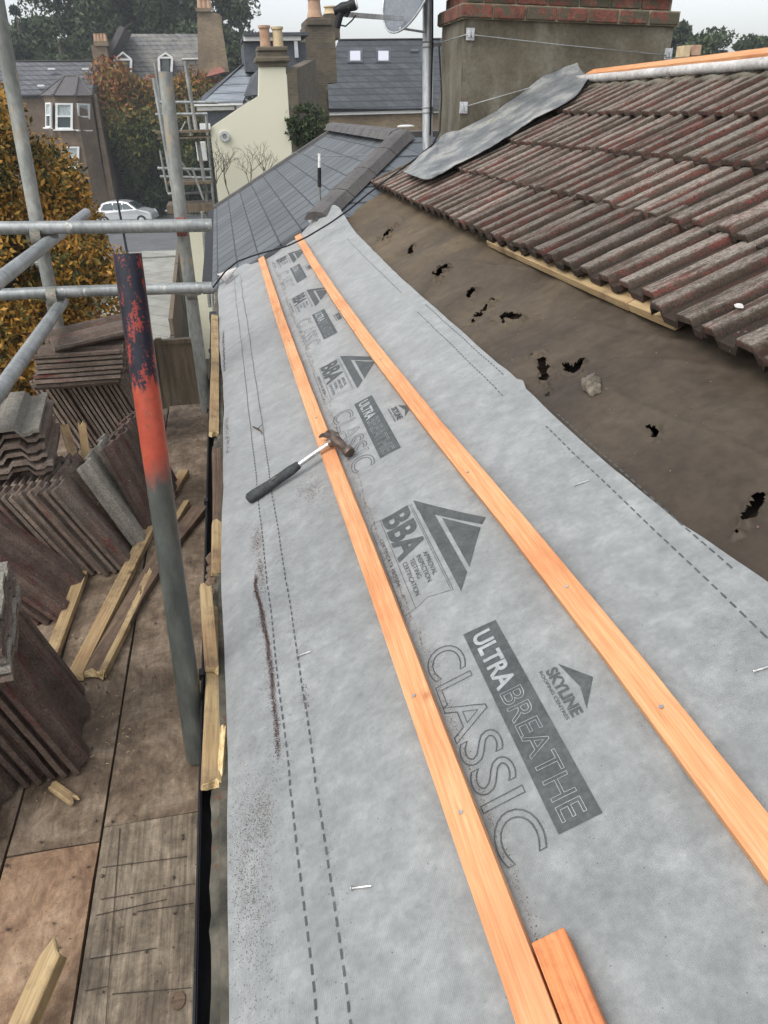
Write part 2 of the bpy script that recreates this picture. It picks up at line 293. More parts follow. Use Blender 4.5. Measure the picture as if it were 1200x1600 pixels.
# old sarking felt
def felt_mat():
    m, nt, bs = newmat('old_roofing_felt'); tc = nt.nodes.new('ShaderNodeTexCoord').outputs['Object']
    a = ntex(nt, tc, 3.0, 7, 0.62, 0.4); b = ntex(nt, tc, 26, 5, 0.7)
    col = ramp(nt, a, [(0.30, (0.040, 0.030, 0.021)), (0.5, (0.060, 0.045, 0.031)), (0.70, (0.084, 0.065, 0.044))])
    sp = nt.nodes.new('ShaderNodeSeparateXYZ'); nt.links.new(tc, sp.inputs[0])
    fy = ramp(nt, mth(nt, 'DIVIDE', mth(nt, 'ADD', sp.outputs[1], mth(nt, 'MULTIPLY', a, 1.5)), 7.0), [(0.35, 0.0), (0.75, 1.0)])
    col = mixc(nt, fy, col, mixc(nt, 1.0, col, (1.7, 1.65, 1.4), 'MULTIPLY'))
    col = mixc(nt, 1.0, col, ramp(nt, b, [(0.3, 0.78), (0.7, 1.25)]), 'MULTIPLY')
    g = ntex(nt, tc, 120, 3, 0.8); col = mixc(nt, ramp(nt, g, [(0.69, 0.0), (0.74, 0.8)]), col, (0.25, 0.16, 0.11))
    g2 = ntex(nt, tc, 60, 3, 0.8); col = mixc(nt, ramp(nt, g2, [(0.70, 0.0), (0.73, 0.9)]), col, (0.02, 0.016, 0.012))
    nt.links.new(col, bs.inputs['Base Color']); bs.inputs['Roughness'].default_value = 0.62; bs.inputs['Specular IOR Level'].default_value = 0.35
    bump(nt, bs, mth(nt, 'ADD', a, mth(nt, 'MULTIPLY', b, 0.3)), 0.5, 0.012); return m
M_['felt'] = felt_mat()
# concrete tile: object x = across, y = along the length
def tile_mat(name, base, red, pale, redth=0.52, paleth=0.5, stripes=True, dark=1.0):
    m, nt, bs = newmat(name); co = coords(nt, (1, 1, 1), True); st = coords(nt, (3, 0.5, 3), True)
    a = ntex(nt, co, 14, 8, 0.75); s = ntex(nt, st, 8, 6, 0.75); g = ntex(nt, co, 190, 5, 0.8); g2 = ntex(nt, coords(nt, (1,.6,1), True, loc=(3,7,2)), 85, 5, 0.85)
    col = ramp(nt, a, [(0.3, [c*0.6*dark for c in base]), (0.5, [c*dark for c in base]), (0.7, [c*1.5*dark for c in base])])
    col = mixc(nt, mth(nt, 'MULTIPLY', ramp(nt, s, [(redth, 0.0), (redth+0.10, 1.0)]), ramp(nt, g2, [(0.44, 0.0), (0.54, 1.0)])), col, red)
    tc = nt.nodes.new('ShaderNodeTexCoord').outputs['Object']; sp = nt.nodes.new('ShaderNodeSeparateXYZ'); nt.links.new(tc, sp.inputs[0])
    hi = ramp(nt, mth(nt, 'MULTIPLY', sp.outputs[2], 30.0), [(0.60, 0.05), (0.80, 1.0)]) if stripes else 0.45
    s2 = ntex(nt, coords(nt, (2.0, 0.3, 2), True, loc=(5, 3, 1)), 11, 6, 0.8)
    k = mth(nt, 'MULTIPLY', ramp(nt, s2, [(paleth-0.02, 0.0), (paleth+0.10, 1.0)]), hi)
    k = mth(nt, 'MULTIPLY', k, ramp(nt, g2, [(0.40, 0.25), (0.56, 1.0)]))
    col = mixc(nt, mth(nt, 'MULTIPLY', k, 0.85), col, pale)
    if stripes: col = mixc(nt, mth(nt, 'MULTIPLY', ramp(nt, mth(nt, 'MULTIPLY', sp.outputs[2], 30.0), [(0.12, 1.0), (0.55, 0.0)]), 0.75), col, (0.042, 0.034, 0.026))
    col = mixc(nt, 1.0, col, ramp(nt, g, [(0.38, 0.6), (0.52, 1.0), (0.66, 1.3)]), 'MULTIPLY')
    w_ = ntex(nt, coords(nt, (1,1,1), True, loc=(9,9,9)), 45, 3, 0.7); col = mixc(nt, ramp(nt, w_, [(0.70, 0.0), (0.72, 0.7)]), col, (0.45, 0.44, 0.40))
    oi = nt.nodes.new('ShaderNodeObjectInfo'); col = mixc(nt, 1.0, col, ramp(nt, oi.outputs['Random'], [(0.0, 0.72), (1.0, 1.25)]), 'MULTIPLY')
    nt.links.new(col, bs.inputs['Base Color']); bs.inputs['Roughness'].default_value = 0.92; bs.inputs['Specular IOR Level'].default_value = 0.25
    bump(nt, bs, mth(nt, 'ADD', mth(nt, 'MULTIPLY', g2, 0.7), mth(nt, 'ADD', a, mth(nt, 'MULTIPLY', g, 0.4))), 1.0, 0.009); return m
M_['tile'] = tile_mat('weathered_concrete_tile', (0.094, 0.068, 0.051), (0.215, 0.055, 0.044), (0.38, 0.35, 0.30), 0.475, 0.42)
M_['tile_stack'] = tile_mat('stacked_concrete_tile', (0.215, 0.165, 0.132), (0.24, 0.07, 0.055), (0.33, 0.31, 0.27), 0.56, 0.5, stripes=False)
M_['tile_dark'] = tile_mat('dark_wet_tile', (0.155, 0.112, 0.09), (0.16, 0.035, 0.035), (0.26, 0.25, 0.23), 0.52, 0.58, stripes=False)
M_['tile_pale'] = tile_mat('pale_tile_top', (0.30, 0.275, 0.23), (0.20, 0.08, 0.07), (0.48, 0.46, 0.40), 0.66, 0.42, stripes=False)
# scaffold boards
def board_mat(name, stops, grain=1.0, warm=None):
    m, nt, bs = newmat(name); co = coords(nt, (1, 1, 1), True)
    a = ntex(nt, co, 7, 9, 0.75, 0.5); f = ntex(nt, coords(nt, (22, 0.7, 10), True), 6, 4, 0.6); g = ntex(nt, co, 90, 4, 0.8)
    sm_ = ntex(nt, coords(nt, (1, .45, 1), True, loc=(2,2,2)), 26, 7, 0.8, 1.5)
    col = ramp(nt, a, stops); col = mixc(nt, grain, col, mixc(nt, 1.0, col, ramp(nt, f, [(0.35, 0.6), (0.65, 1.25)]), 'MULTIPLY'))
    col = mixc(nt, 1.0, col, ramp(nt, sm_, [(0.3, 0.6), (0.5, 1.0), (0.7, 1.5)]), 'MULTIPLY')
    col = mixc(nt, ramp(nt, g, [(0.62, 0.0), (0.68, 0.8)]), col, (0.035, 0.025, 0.02))
    g2 = ntex(nt, coords(nt, (1,1,1), True, loc=(4,4,4)), 60, 4, 0.8); col = mixc(nt, ramp(nt, g2, [(0.66, 0.0), (0.74, 0.5)]), col, (0.42, 0.33, 0.25))
    nt.links.new(col, bs.inputs['Base Color']); bs.inputs['Roughness'].default_value = 0.88
    bump(nt, bs, mth(nt, 'ADD', mth(nt, 'MULTIPLY', f, grain), mth(nt, 'ADD', a, mth(nt, 'MULTIPLY', g, 0.4))), 0.5, 0.005); return m
M_['board_brown'] = board_mat('dusty_brown_board', [(0.38, (0.09, 0.063, 0.040)), (0.5, (0.158, 0.114, 0.075)), (0.62, (0.27, 0.205, 0.145))], 0.3)
M_['board_grey'] = board_mat('grey_grained_board', [(0.38, (0.13, 0.10, 0.07)), (0.5, (0.20, 0.16, 0.112)), (0.62, (0.28, 0.23, 0.17))], 0.9)
M_['board_red'] = board_mat('reddish_dusty_board', [(0.38, (0.17, 0.10, 0.06)), (0.5, (0.26, 0.165, 0.10)), (0.62, (0.38, 0.265, 0.17))], 0.25)
def red_pole_mat():
    m, nt, bs = newmat('red_and_navy_painted_tube'); g = nt.nodes.new('ShaderNodeNewGeometry').outputs['Position']
    sp = nt.nodes.new('ShaderNodeSeparateXYZ'); nt.links.new(g, sp.inputs[0]); z = sp.outputs[2]
    a = ntex(nt, g, 30, 6, 0.75); st = ntex(nt, coords(nt, (1,1,0.3), world=True), 60, 5, 0.75); gr = ntex(nt, coords(nt, (1,1,0.25), world=True), 22, 5, 0.7)
    red = ramp(nt, a, [(0.35, (0.34, 0.05, 0.028)), (0.6, (0.42, 0.078, 0.042)), (0.75, (0.40, 0.14, 0.09))])
    grey = ramp(nt, gr, [(0.3, (0.035, 0.038, 0.034)), (0.55, (0.075, 0.082, 0.074)), (0.75, (0.16, 0.16, 0.14))])
    navy = ramp(nt, a, [(0.35, (0.008, 0.009, 0.018)), (0.7, (0.022, 0.024, 0.04))])
    zz = mth(nt, 'ADD', z, mth(nt, 'MULTIPLY', mth(nt, 'SUBTRACT', gr, 0.5), 0.25))
    k1 = mth(nt, 'MULTIPLY', mth(nt, 'ADD', zz, 0.455), 60.0, clamp=True)          # navy above
    chip = ramp(nt, mth(nt, 'ADD', mth(nt, 'MULTIPLY', st, .6), mth(nt, 'MULTIPLY', ntex(nt, g, 190, 5, 0.8), .4)), [(0.535, 0.0), (0.55, 1.0)])
    navy = mixc(nt, chip, navy, (0.33, 0.05, 0.035))
    k2 = mth(nt, 'MULTIPLY', mth(nt, 'ADD', mth(nt, 'ADD', z, mth(nt, 'MULTIPLY', mth(nt, 'SUBTRACT', gr, 0.5), 0.12)), 0.655), 17.0, clamp=True)           # red above, bare grey below
    red = mixc(nt, ramp(nt, ntex(nt, g, 70, 5, 0.8), [(0.60, 0.0), (0.64, 0.85)]), red, (0.10, 0.08, 0.055))
    col = mixc(nt, k2, grey, red); col = mixc(nt, k1, col, navy)
    nt.links.new(col, bs.inputs['Base Color']); bs.inputs['Roughness'].default_value = 0.36
    bump(nt, bs, mth(nt, 'ADD', a, st), 0.25, 0.001); return m
M_['redpole'] = red_pole_mat()
def render_mat():
    m, nt, bs = newmat('stained_cement_render'); co = coords(nt); st = coords(nt, (1, 1, 0.25))
    a = ntex(nt, co, 3.0, 7, 0.65); b = ntex(nt, st, 5, 5, 0.65); c = ntex(nt, co, 50, 4, 0.75)
    col = ramp(nt, a, [(0.3, (0.075, 0.065, 0.045)), (0.5, (0.125, 0.108, 0.075)), (0.72, (0.19, 0.175, 0.135))])
    col = mixc(nt, ramp(nt, b, [(0.5, 0.0), (0.68, 0.7)]), col, (0.24, 0.23, 0.19))
    col = mixc(nt, 1.0, col, ramp(nt, c, [(0.3, 0.75), (0.7, 1.2)]), 'MULTIPLY')
    nt.links.new(col, bs.inputs['Base Color']); bs.inputs['Roughness'].default_value = 0.93
    bump(nt, bs, mth(nt, 'ADD', a, c), 0.5, 0.01); return m
M_['render'] = render_mat()
def leaf_mat(name, stops, scale, zgrad=None, rough=0.6):
    m, nt, bs = newmat(name); g = nt.nodes.new('ShaderNodeNewGeometry'); p = g.outputs['Position']
    n = ntex(nt, p, scale, 4, 0.6); v = mth(nt, 'ADD', mth(nt, 'MULTIPLY', n, 0.62), mth(nt, 'MULTIPLY', g.outputs['Random Per Island'], 0.38))
    if zgrad:
        sp = nt.nodes.new('ShaderNodeSeparateXYZ'); nt.links.new(p, sp.inputs[0]); z0, z1 = zgrad
        t = mth(nt, 'DIVIDE', mth(nt, 'SUBTRACT', sp.outputs[2], z0), z1 - z0)
        v = mth(nt, 'ADD', t, mth(nt, 'MULTIPLY', mth(nt, 'SUBTRACT', v, 0.5), 0.9))
    col = ramp(nt, v, stops); nt.links.new(col, bs.inputs['Base Color']); bs.inputs['Roughness'].default_value = rough
    bs.inputs['Specular IOR Level'].default_value = 0.25
    return m
M_['leaf_orange'] = leaf_mat('autumn_orange_leaves', [(0.28, (0.035, 0.045, 0.014)), (0.38, (0.12, 0.11, 0.026)), (0.45, (0.27, 0.17, 0.034)), (0.53, (0.45, 0.24, 0.042)), (0.66, (0.42, 0.215, 0.04)), (0.76, (0.20, 0.08, 0.03))], 1.1)
M_['leaf_mid'] = leaf_mat('red_to_green_leaves', [(0.0, (0.016, 0.028, 0.013)), (0.25, (0.035, 0.058, 0.016)), (0.45, (0.11, 0.115, 0.025)), (0.62, (0.26, 0.14, 0.03)), (0.80, (0.24, 0.07, 0.035)), (0.95, (0.20, 0.03, 0.04))], 0.45, zgrad=(-6.5, 7.2))
M_['leaf_dark'] = leaf_mat('dark_green_leaves', [(0.28, (0.012, 0.022, 0.014)), (0.48, (0.034, 0.054, 0.026)), (0.68, (0.085, 0.115, 0.05))], 0.35)
M_['leaf_conifer'] = leaf_mat('conifer_needles', [(0.25, (0.018, 0.030, 0.022)), (0.75, (0.045, 0.065, 0.045))], 0.5)
M_['leaf_shrub'] = leaf_mat('shrub_leaves', [(0.25, (0.02, 0.035, 0.014)), (0.75, (0.06, 0.085, 0.03))], 2.0)

# ------------------------------------------------------------------ ground, road
tag(MB().add([(-900,-300,GZ),(900,-300,GZ),(900,1500,GZ),(-900,1500,GZ)], [(0,1,2,3)]).build('ground', M_['grass'], origin=False), kind='structure')
tag(MB().add([(-60,45.5,GZ+.004),(25,45.5,GZ+.004),(25,62,GZ+.004),(-60,62,GZ+.004)], [(0,1,2,3)]).build('road', M_['asphalt'], origin=False), kind='structure')
mb = MB(); mb.box((-60,43.6,GZ),(25,45.4,GZ+.12)); mb.box((-60,62.1,GZ),(25,64,GZ+.12)); tag(mb.build('pavement', M_['paving'], origin=False), kind='structure')
mb = MB(); mb.add([az(222,470,GZ+.02)+Vector((-1.6,-8,0)), az(292,470,GZ+.02)+Vector((0,-8,0)), az(285,392,GZ+.02), az(222,392,GZ+.02)], [(0,1,2,3)]); tag(mb.build('forecourt', M_['paving'], origin=False), kind='structure')

# ------------------------------------------------------------------ the house we stand on
house = thing('terraced_house', 'terraced house with its roof stripped to old felt and half relaid, below the scaffold', 'house', (EX+0.3, 3, GZ))
mb = MB(); mb.prism([(EX+.08,-1.2,GZ),(EX+.08,6.1,GZ),(EX+.08,6.1,EZ-.12),(EX+.08,-1.2,EZ-.12)], (0.25,0,0)); mb.build('wall', M_['stock'], house)
mb = MB(); mb.box((-0.0,-1.2,-.16),(2.80,6.08,-.075), ROOF); mb.build('roof_void', M_['gap_dark'], house)  # solid box, its dark colour stands in for shade inside the roof
mb = MB()
for k in range(19): mb.box((-0.02,-1.1+k*.4,-.072),(2.72,-1.06+k*.4,-.03), ROOF)
mb.build('rafters', M_['old_plank'], house)
mb = MB(); p = W(2.80, 0, -.02); mb.prism([(p.x,-1.2,p.z),(p.x,6.08,p.z),(p.x+3,6.08,p.z-1.4),(p.x+3,-1.2,p.z-1.4)], (0,0,-.06)); mb.build('rear_roof_slope', M_['tile_dark'], house)
mb = MB(); p = W(0, 0, 0); mb.box((EX-.01,-1.2,EZ-.20),(EX+.015,5.95,EZ-.012)); mb.build('fascia_board', M_['mossy'], house)

mb = MB()
def strip(i, j): y = -1.0 + 6.7*j; e = gx0_ + .010*nz(y*5, 1) + .006*nz(y*22, 4); return (e + (EX+.02-e)*i, y, EZ-.030 + .004*nz(y*6, i*2) + .012*i)
gx0_ = EX-.026
mb.grid(strip, 3, 260); mb.build('eaves_felt_strip', M_['mossy'], house, smooth=True)
# old felt with torn holes
holes = [(1.11,2.87,.024,.016,.5),(1.075,2.66,.050,.013,.9),(1.125,2.46,.05,.018,-.4),(1.05,1.99,.075,.013,.3),(1.105,1.91,.030,.022,0),(1.097,1.449,.022,.007,.3),(1.095,1.08,.030,.013,.8),(1.11,3.32,.06,.022,.6),(1.12,4.55,.12,.018,.35),(1.11,3.95,.05,.012,.4)]
def holeness(u, y):
    best = 9
    for (hu, hy, ly, lu, an) in holes:
        du, dy = u-hu, y-hy
        if abs(du) > .2 or abs(dy) > .2: continue
        c, s_ = math.cos(an), math.sin(an); a, b = (dy*c+du*s_)/ly, (-dy*s_+du*c)/lu
        best = min(best, math.hypot(a, b) * (1 + 0.9*nz(u*38, y*38, 3)) )
    return best
def felt_n(u, y):
    k = .006*math.cos(2*math.pi*(y-.1)/.4) - .004 + .006*nz(u*3, y*2.2, 1) + .003*nz(u*14, y*9, 4) + .0015*nz(u*40, y*30, 4)
    if u < .97: k -= .0
    h = holeness(u, y)
    if h < 2.2: k += .014*math.exp(-((h-1.15)/.35)**2)*(0.6+nz(u*30, y*30, 8))
    if h < 3: k += .007*nz(u*55, y*45, 6)*math.exp(-max(0,h-1))
    k += .003*max(0, 1-abs(nz(u*5+y*1.5, y*1.3, 12))*9)
    return k
Nu, Nv = 150, 1300
def feltp(i, j): return (.86 + i*(1.62-.86), -1.0 + j*(5.95+1.0))
mb = MB()
mb.grid(lambda i, j: (lambda uy: (uy[0], uy[1], felt_n(*uy)))(feltp(i, j)), Nu, Nv, skip=lambda i, j: holeness(*feltp((i+.5)/Nu, (j+.5)/Nv)) < 1.0)
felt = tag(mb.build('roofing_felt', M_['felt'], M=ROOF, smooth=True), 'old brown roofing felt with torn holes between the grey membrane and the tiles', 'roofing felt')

# ------------------------------------------------------------------ membrane
def left_edge(y): return .006 + .010*nz(y*1.3, 2) + (.02*max(0, 1-abs(y-3.1)/1.2))
def right_edge(y):
    pts = [(-1,1.05),(.88,.995),(1.12,.972),(1.36,.964),(1.70,.962),(1.90,.966),(1.957,.980),(1.985,.970),(2.14,.966),(2.74,.967),(3.64,.964),(4.9,.985),(5.54,1.008),(5.85,.97)]
    for (a, b), (c, d) in zip(pts, pts[1:]):
        if y <= c: return b + (d-b)*max(0,(y-a))/(c-a) + .002*nz(y*9, 5)
    return pts[-1][1]
CREASES = [(.02,5.1,.34,5.5,.008,.03),(.05,4.6,.33,5.2,.006,.03),(.02,3.9,.30,4.05,.004,.018),(.78,5.1,.98,4.7,.007,.03),(.72,4.3,.95,4.5,.004,.02),(.04,2.95,.16,2.5,.004,.014),(.80,3.1,.95,2.6,.004,.018),(.02,1.7,.28,1.55,.003,.014),(.79,1.9,.95,2.05,.005,.016),(.77,1.35,.9,1.15,.003,.014),(.03,1.0,.35,.9,.003,.014),(.05,.62,.33,.5,.003,.016),(.6,.62,.7,.5,.002,.014),(.2,3.3,.35,2.9,.004,.018),(.12,2.2,.3,1.85,.003,.014)]
def memb_n(u, y):
    n = .012 + .004*nz(u*2.5, y*1.2, 7) + .0025*nz(u*7, y*3.5, 2) + .004*math.cos(2*math.pi*(y-.1)/.4)*.4
    n += .0018*(1-abs(nz(u*9+y*2, y*5, 5))*2)
    if y > 4.9:
        t = min(1, (y-4.9)/.95); a = max(0, min(1, (u-.66)/.2)); n += .115*a*t*t*(3-2*t)*.9 + .012*t*math.sin(u*17+y*5)
    if u < .06: n += -.010*(1-u/.06)
    for (a0, b0, a1, b1, hh, ww) in CREASES:
        dx, dy = a1-a0, b1-b0; L2 = dx*dx+dy*dy; t = ((u-a0)*dx+(y-b0)*dy)/L2
        if -.05 < t < 1.05:
            d = abs((u-a0)*dy-(y-b0)*dx)/math.sqrt(L2) + .004*nz(t*6, a0*9)
            if d < ww*3: n += hh*math.exp(-(d/ww)**2)*math.sin(math.pi*max(0, min(1, t)))
    return n
def yfar(t):
    return 5.86 + .02*math.sin(t*9) - .10*max(0, (t-.6)/.12 if t < .72 else (0.0 if t > .84 else (.84-t)/.12)) - (0.25*max(0, t-.93)/.07)
NU, NV = 130, 620
def mp(i, j):
    y = yfar(i) + (-.9 - yfar(i)) * (1-(1-j)**1.0); a, b = left_edge(y), right_edge(y); u = a + (b-a)*i
    return (u, y, memb_n(u, y))
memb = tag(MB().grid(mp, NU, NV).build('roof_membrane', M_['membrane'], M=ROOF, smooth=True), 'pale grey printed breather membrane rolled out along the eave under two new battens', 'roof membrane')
# lifted corner curled over at the far eave
mb = MB()
cA, cB = at(346,438,5.62), at(369,419,5.66); cax = (cB-cA).normalized(); cs = cax.cross(Vector((0,0,1))).normalized(); cu_ = cs.cross(cax).normalized()
def curl(i, j):                             # a leaf of membrane rolling back over itself
    rr = .062*(1-.88*i); t = -.5 + j*4.2; return cA.lerp(cB, i) + cs*(rr*math.cos(t)) + cu_*(rr*.8*math.sin(t))
mb.grid(curl, 12, 24); mb.build('curled_corner', M_['white_pipe'], memb, smooth=True)
print('memb ok')

# prints -------------------------------------------------
DG = bpy.context.evaluated_depsgraph_get
def text_mesh(s, outline=False, bold=0.0):
    cu = bpy.data.curves.new('t', 'FONT'); cu.body = s; cu.resolution_u = 5; cu.offset = bold
    cu.fill_mode = 'NONE' if outline else 'FRONT'
    ob = bpy.data.objects.new('t', cu); C.objects.link(ob); bpy.context.view_layer.update()
    me = bpy.data.meshes.new_from_object(ob.evaluated_get(DG()))
    vs = [tuple(v.co[:2]) for v in me.vertices]; fs = [tuple(p.vertices) for p in me.polygons]; es = [tuple(e.vertices) for e in me.edges]
    bpy.data.objects.remove(ob); bpy.data.curves.remove(cu); bpy.data.meshes.remove(me)
    return vs, fs, es
_tc = {}
def fitted(s, outline, bold, y0, y1, u0, u1, lw=.0015):
    key = (s, outline, bold)
    if key not in _tc: _tc[key] = text_mesh(s, outline, bold)
    vs, fs, es = _tc[key]
    x0 = min(v[0] for v in vs); x1 = max(v[0] for v in vs); b0 = min(v[1] for v in vs); b1 = max(v[1] for v in vs)
    P = [(u0 + (u1-u0)*(v[1]-b0)/(b1-b0), y0 + (y1-y0)*(v[0]-x0)/(x1-x0)) for v in vs]
    if not outline: return P, [tuple(reversed(f)) for f in fs]
    nb = {}
    for a, b in es: nb.setdefault(a, []).append(b); nb.setdefault(b, []).append(a)
    seen = set(); V = []; F = []
    for st in nb:
        if st in seen: continue
        loop = [st]; seen.add(st); cur = st
        while True:
            nx = [k for k in nb[cur] if k not in seen]
            if not nx: break
            cur = nx[0]; seen.add(cur); loop.append(cur)
        n = len(loop)
        if n < 3: continue
        b = len(V)
        for k in range(n):
            p = Vector(P[loop[k]]); q = Vector(P[loop[(k+1) % n]]); r = Vector(P[loop[k-1]])
            d = (q-p); e = (p-r)
            if d.length < 1e-7 or e.length < 1e-7: d = q - r
            else: d = d.normalized()+e.normalized()
            d = d.normalized() if d.length > 1e-6 else Vector((1, 0)); nn = Vector((-d.y, d.x)) * lw/2
            V += [tuple(p-nn), tuple(p+nn)]
        for k in range(n): k2 = (k+1) % n; F.append((b+2*k, b+2*k+1, b+2*k2+1, b+2*k2))
    return V, F
def ribbon(pts, lw):
    V = []; F = []
    for i, p in enumerate(pts):
        p = Vector(p); d = Vector(pts[min(i+1, len(pts)-1)]) - Vector(pts[max(i-1, 0)]); d.normalize(); nn = Vector((-d.y, d.x))*lw/2
        V += [tuple(p-nn), tuple(p+nn)]
        if i: F.append((2*i-2, 2*i-1, 2*i+1, 2*i))
    return V, F
def lay(name, shapes, lift, matl, dy=0.0, parent=None, jitter=0.0):
    """flat (u,y) shapes laid on the membrane surface"""
    bm = bmesh.new()
    for V, F in shapes:
        vs = [bm.verts.new((v[0], v[1]+dy, 0)) for v in V]
        for f in F:
            try: bm.faces.new([vs[i] for i in f])
            except ValueError: pass
    bmesh.ops.triangulate(bm, faces=bm.faces[:])
    for _ in range(6):
        es = [e for e in bm.edges if e.calc_length() > .022]
        if not es: break
        bmesh.ops.subdivide_edges(bm, edges=es, cuts=1); bmesh.ops.triangulate(bm, faces=[f for f in bm.faces if len(f.verts) > 3])
    for v in bm.verts: v.co.z = memb_n(v.co.x, v.co.y) + lift
    for f in bm.faces:
        f.normal_update()
        if f.normal.z < 0: f.normal_flip()
    me = bpy.data.meshes.new(name); bm.to_mesh(me); bm.free(); me.materials.append(matl)
    o = bpy.data.objects.new(name, me); C.objects.link(o); par = parent or memb
    o.parent = par; o.matrix_basis = parent_world(par).inverted() @ ROOF
    return o
def poly(*p): return (list(p), [tuple(range(len(p)))])
def seg(a, b, lw): return ribbon([a, b], lw)
PER = 1.29
for k in range(4):
    dy = PER*k + (0.0 if k < 3 else -.04)
    lay('printed_triangle', [poly((.554,1.648),(.680,1.433),(.665,1.414),(.5835,1.547),(.5525,1.60)), poly((.554,1.648),(.5835,1.547),(.586,1.283),(.557,1.235)),
        poly((.595,1.519),(.658,1.405),(.595,1.295))], .0012, M_['print'], dy)
    s = [fitted('BBA', False, .035, 1.640, 1.437, .462, .536),
         fitted('APPROVAL', False, .004, 1.427, 1.330, .520, .531), fitted('INSPECTION', False, .004, 1.427, 1.318, .503, .514),
         fitted('TESTING', False, .004, 1.427, 1.347, .486, .497), fitted('CERTIFICATION', False, .004, 1.427, 1.296, .468, .479),
         fitted('CERTIFICATE 18/5504', False, .002, 1.56, 1.356, .439, .448)]
    s += [seg((.5445,1.636),(.5445,1.253),.0013), seg((.5405,1.636),(.5405,1.26),.0010), seg((.4585,1.642),(.4585,1.259),.0010), seg((.430,1.625),(.430,1.253),.0010),
          seg((.4585,1.642),(.5405,1.636),.0010), ribbon([(.4585,1.642),(.445,1.643),(.433,1.636),(.430,1.622)],.0010),
          ribbon([(.5445,1.253),(.52,1.262),(.49,1.274),(.46,1.259),(.430,1.253)],.0010)]
    lay('printed_certificate', s, .0012, M_['print'], dy)
    pn = lay('printed_panel', [poly((.5235,1.118),(.5895,1.112),(.5905,.659),(.5245,.660))], .0012, M_['print'], dy)
    lay('printed_panel_lettering', [fitted('ULTRA', False, .028, 1.100, .943, .535, .572), fitted('BREATHE', True, 0, .935, .672, .536, .574, .0012)], .0020, M_['print_light'], dy, parent=pn)
    lay('printed_outline_word', [fitted('CLASSIC', True, .02, 1.115, .650, .438, .508, .0022)], .0012, M_['print'], dy)
    lay('printed_roof_logo', [poly((.645,.937),(.681,.878),(.656,.872)), poly((.681,.878),(.646,.828),(.656,.872)), fitted('SKYLINE', False, .035, .935, .825, .620, .640),
        fitted('ROOFING CENTRES', False, .01, .940, .826, .6105, .6160)], .0012, M_['print'], dy)
def dashes(u0, y0, y1, dl, gap, lw, name='dashed_line'):
    sh = []; y = y0
    while y < y1:
        uu = u0 + .004*nz(y*1.1, u0*10)
        sh.append(poly((uu-lw/2,y),(uu+lw/2,y),(uu+lw/2,y+dl),(uu-lw/2,y+dl))); y += dl+gap
    lay(name, sh, .0012, M_['print'])
dashes(.140, -.2, 5.6, .015, .009, .0034); dashes(.188, -.2, 5.6, .015, .009, .0034)
dashes(.928, .3, 1.66, .016, .010, .0028); dashes(.905, 1.93, 2.95, .016, .010, .0028); dashes(.915, 3.3, 4.9, .016, .010, .0028)
dashes(.972, .95, 1.68, .016, .010, .0028); dashes(.950, 2.05, 3.0, .016, .010, .0028)
print('prints ok')

# ------------------------------------------------------------------ battens
def stick(name, label, cat, path, wd, th, matl, group=None, jagA=0, jagB=0, up=NN, bevel=.0015, seglen=.05, parent=None):
    """a length of timber following world points on its bottom centre line; local x = along"""
    path = [Vector(p) for p in path]; L = sum((b-a).length for a, b in zip(path, path[1:]))
    o0 = path[0]; M = frame(o0, path[-1]-path[0], z=up); Mi = M.inverted(); loc = [Mi @ p for p in path]
    n = max(2, int(L/seglen)); xs = []
    for i in range(n+1):
        x = loc[-1].x*i/n
        for a, b in zip(loc, loc[1:]):
            if x <= b.x + 1e-6: t = (x-a.x)/max(1e-6, b.x-a.x); xs.append(a.lerp(b, t)); break
        else: xs.append(loc[-1])
    sd = random.random()*50; mb = MB(); q = [-.5, -.17, .17, .5]
    ring = [(a, 0) for a in q] + [(a, 1) for a in reversed(q)]
    for i, p in enumerate(xs):
        for k, (a, h) in enumerate(ring):
            dx = 0
            if i == 0 and jagA: dx = -jagA*(0.5+nz(a*3.1+sd, h*1.7)*1.3)
            if i == n and jagB: dx = jagB*(0.5+nz(a*3.7+sd, h*2.3, 4)*1.3)
            mb.v.append(Vector((p.x+dx, p.y + a*wd*(1+.02*nz(i*.7, sd)), p.z + h*th + .0006*nz(i*.9, k, sd))))
    m = len(ring)
    for i in range(n):
        for k in range(m): mb.f.append((i*m+k, i*m+(k+1) % m, (i+1)*m+(k+1) % m, (i+1)*m+k)); mb.m.append(0)
    for e, rev in ((0, False), (n, True)):
        for k in range(3):
            f = (e*m+k, e*m+k+1, e*m+6-k, e*m+7-k); mb.f.append(f if rev else tuple(reversed(f))); mb.m.append(1 if (jagA if e == 0 else jagB) else 0)
    mb.f = [tuple(reversed(f)) for f in mb.f]
    o = mb.build(name, [matl, M_['broken_wood']], parent, M=M, bevel=bevel)
    if label: tag(o, label, cat, group)
    return o
def nail_head(b, u, y, n, r=.0034):
    MB().lathe([(0,.0012),(r,.0012),(r,0),(0,0)], Matrix.Translation(W(u,y,n)) @ ROOF.to_3x3().to_4x4(), 10).build('nail_head', M_['steel'], b)
b1 = stick('roofing_batten', 'new orange batten nearest the eave, with the hammer lying on it', 'batten', [W(.372,5.70,memb_n(.37,5.7)+.001), W(.374,3.88,.016), W(.384,2.78,.016), W(.395,2.0,.016), W(.405,1.4,.016), W(.410,.9,.016), W(.415,.5,.016), W(.417,-.8,.016)], .046, .025, M_['batten'])
b2 = stick('roofing_batten', 'new orange batten higher up the membrane, nearest the old felt', 'batten', [W(.674,5.78,.02), W(.664,4.6,.016), W(.666,3.62,.016), W(.676,2.75,.016), W(.698,1.92,.016), W(.722,1.3,.016), W(.734,.86,.016), W(.738,.5,.016), W(.74,-.8,.016)], .048, .025, M_['batten'])
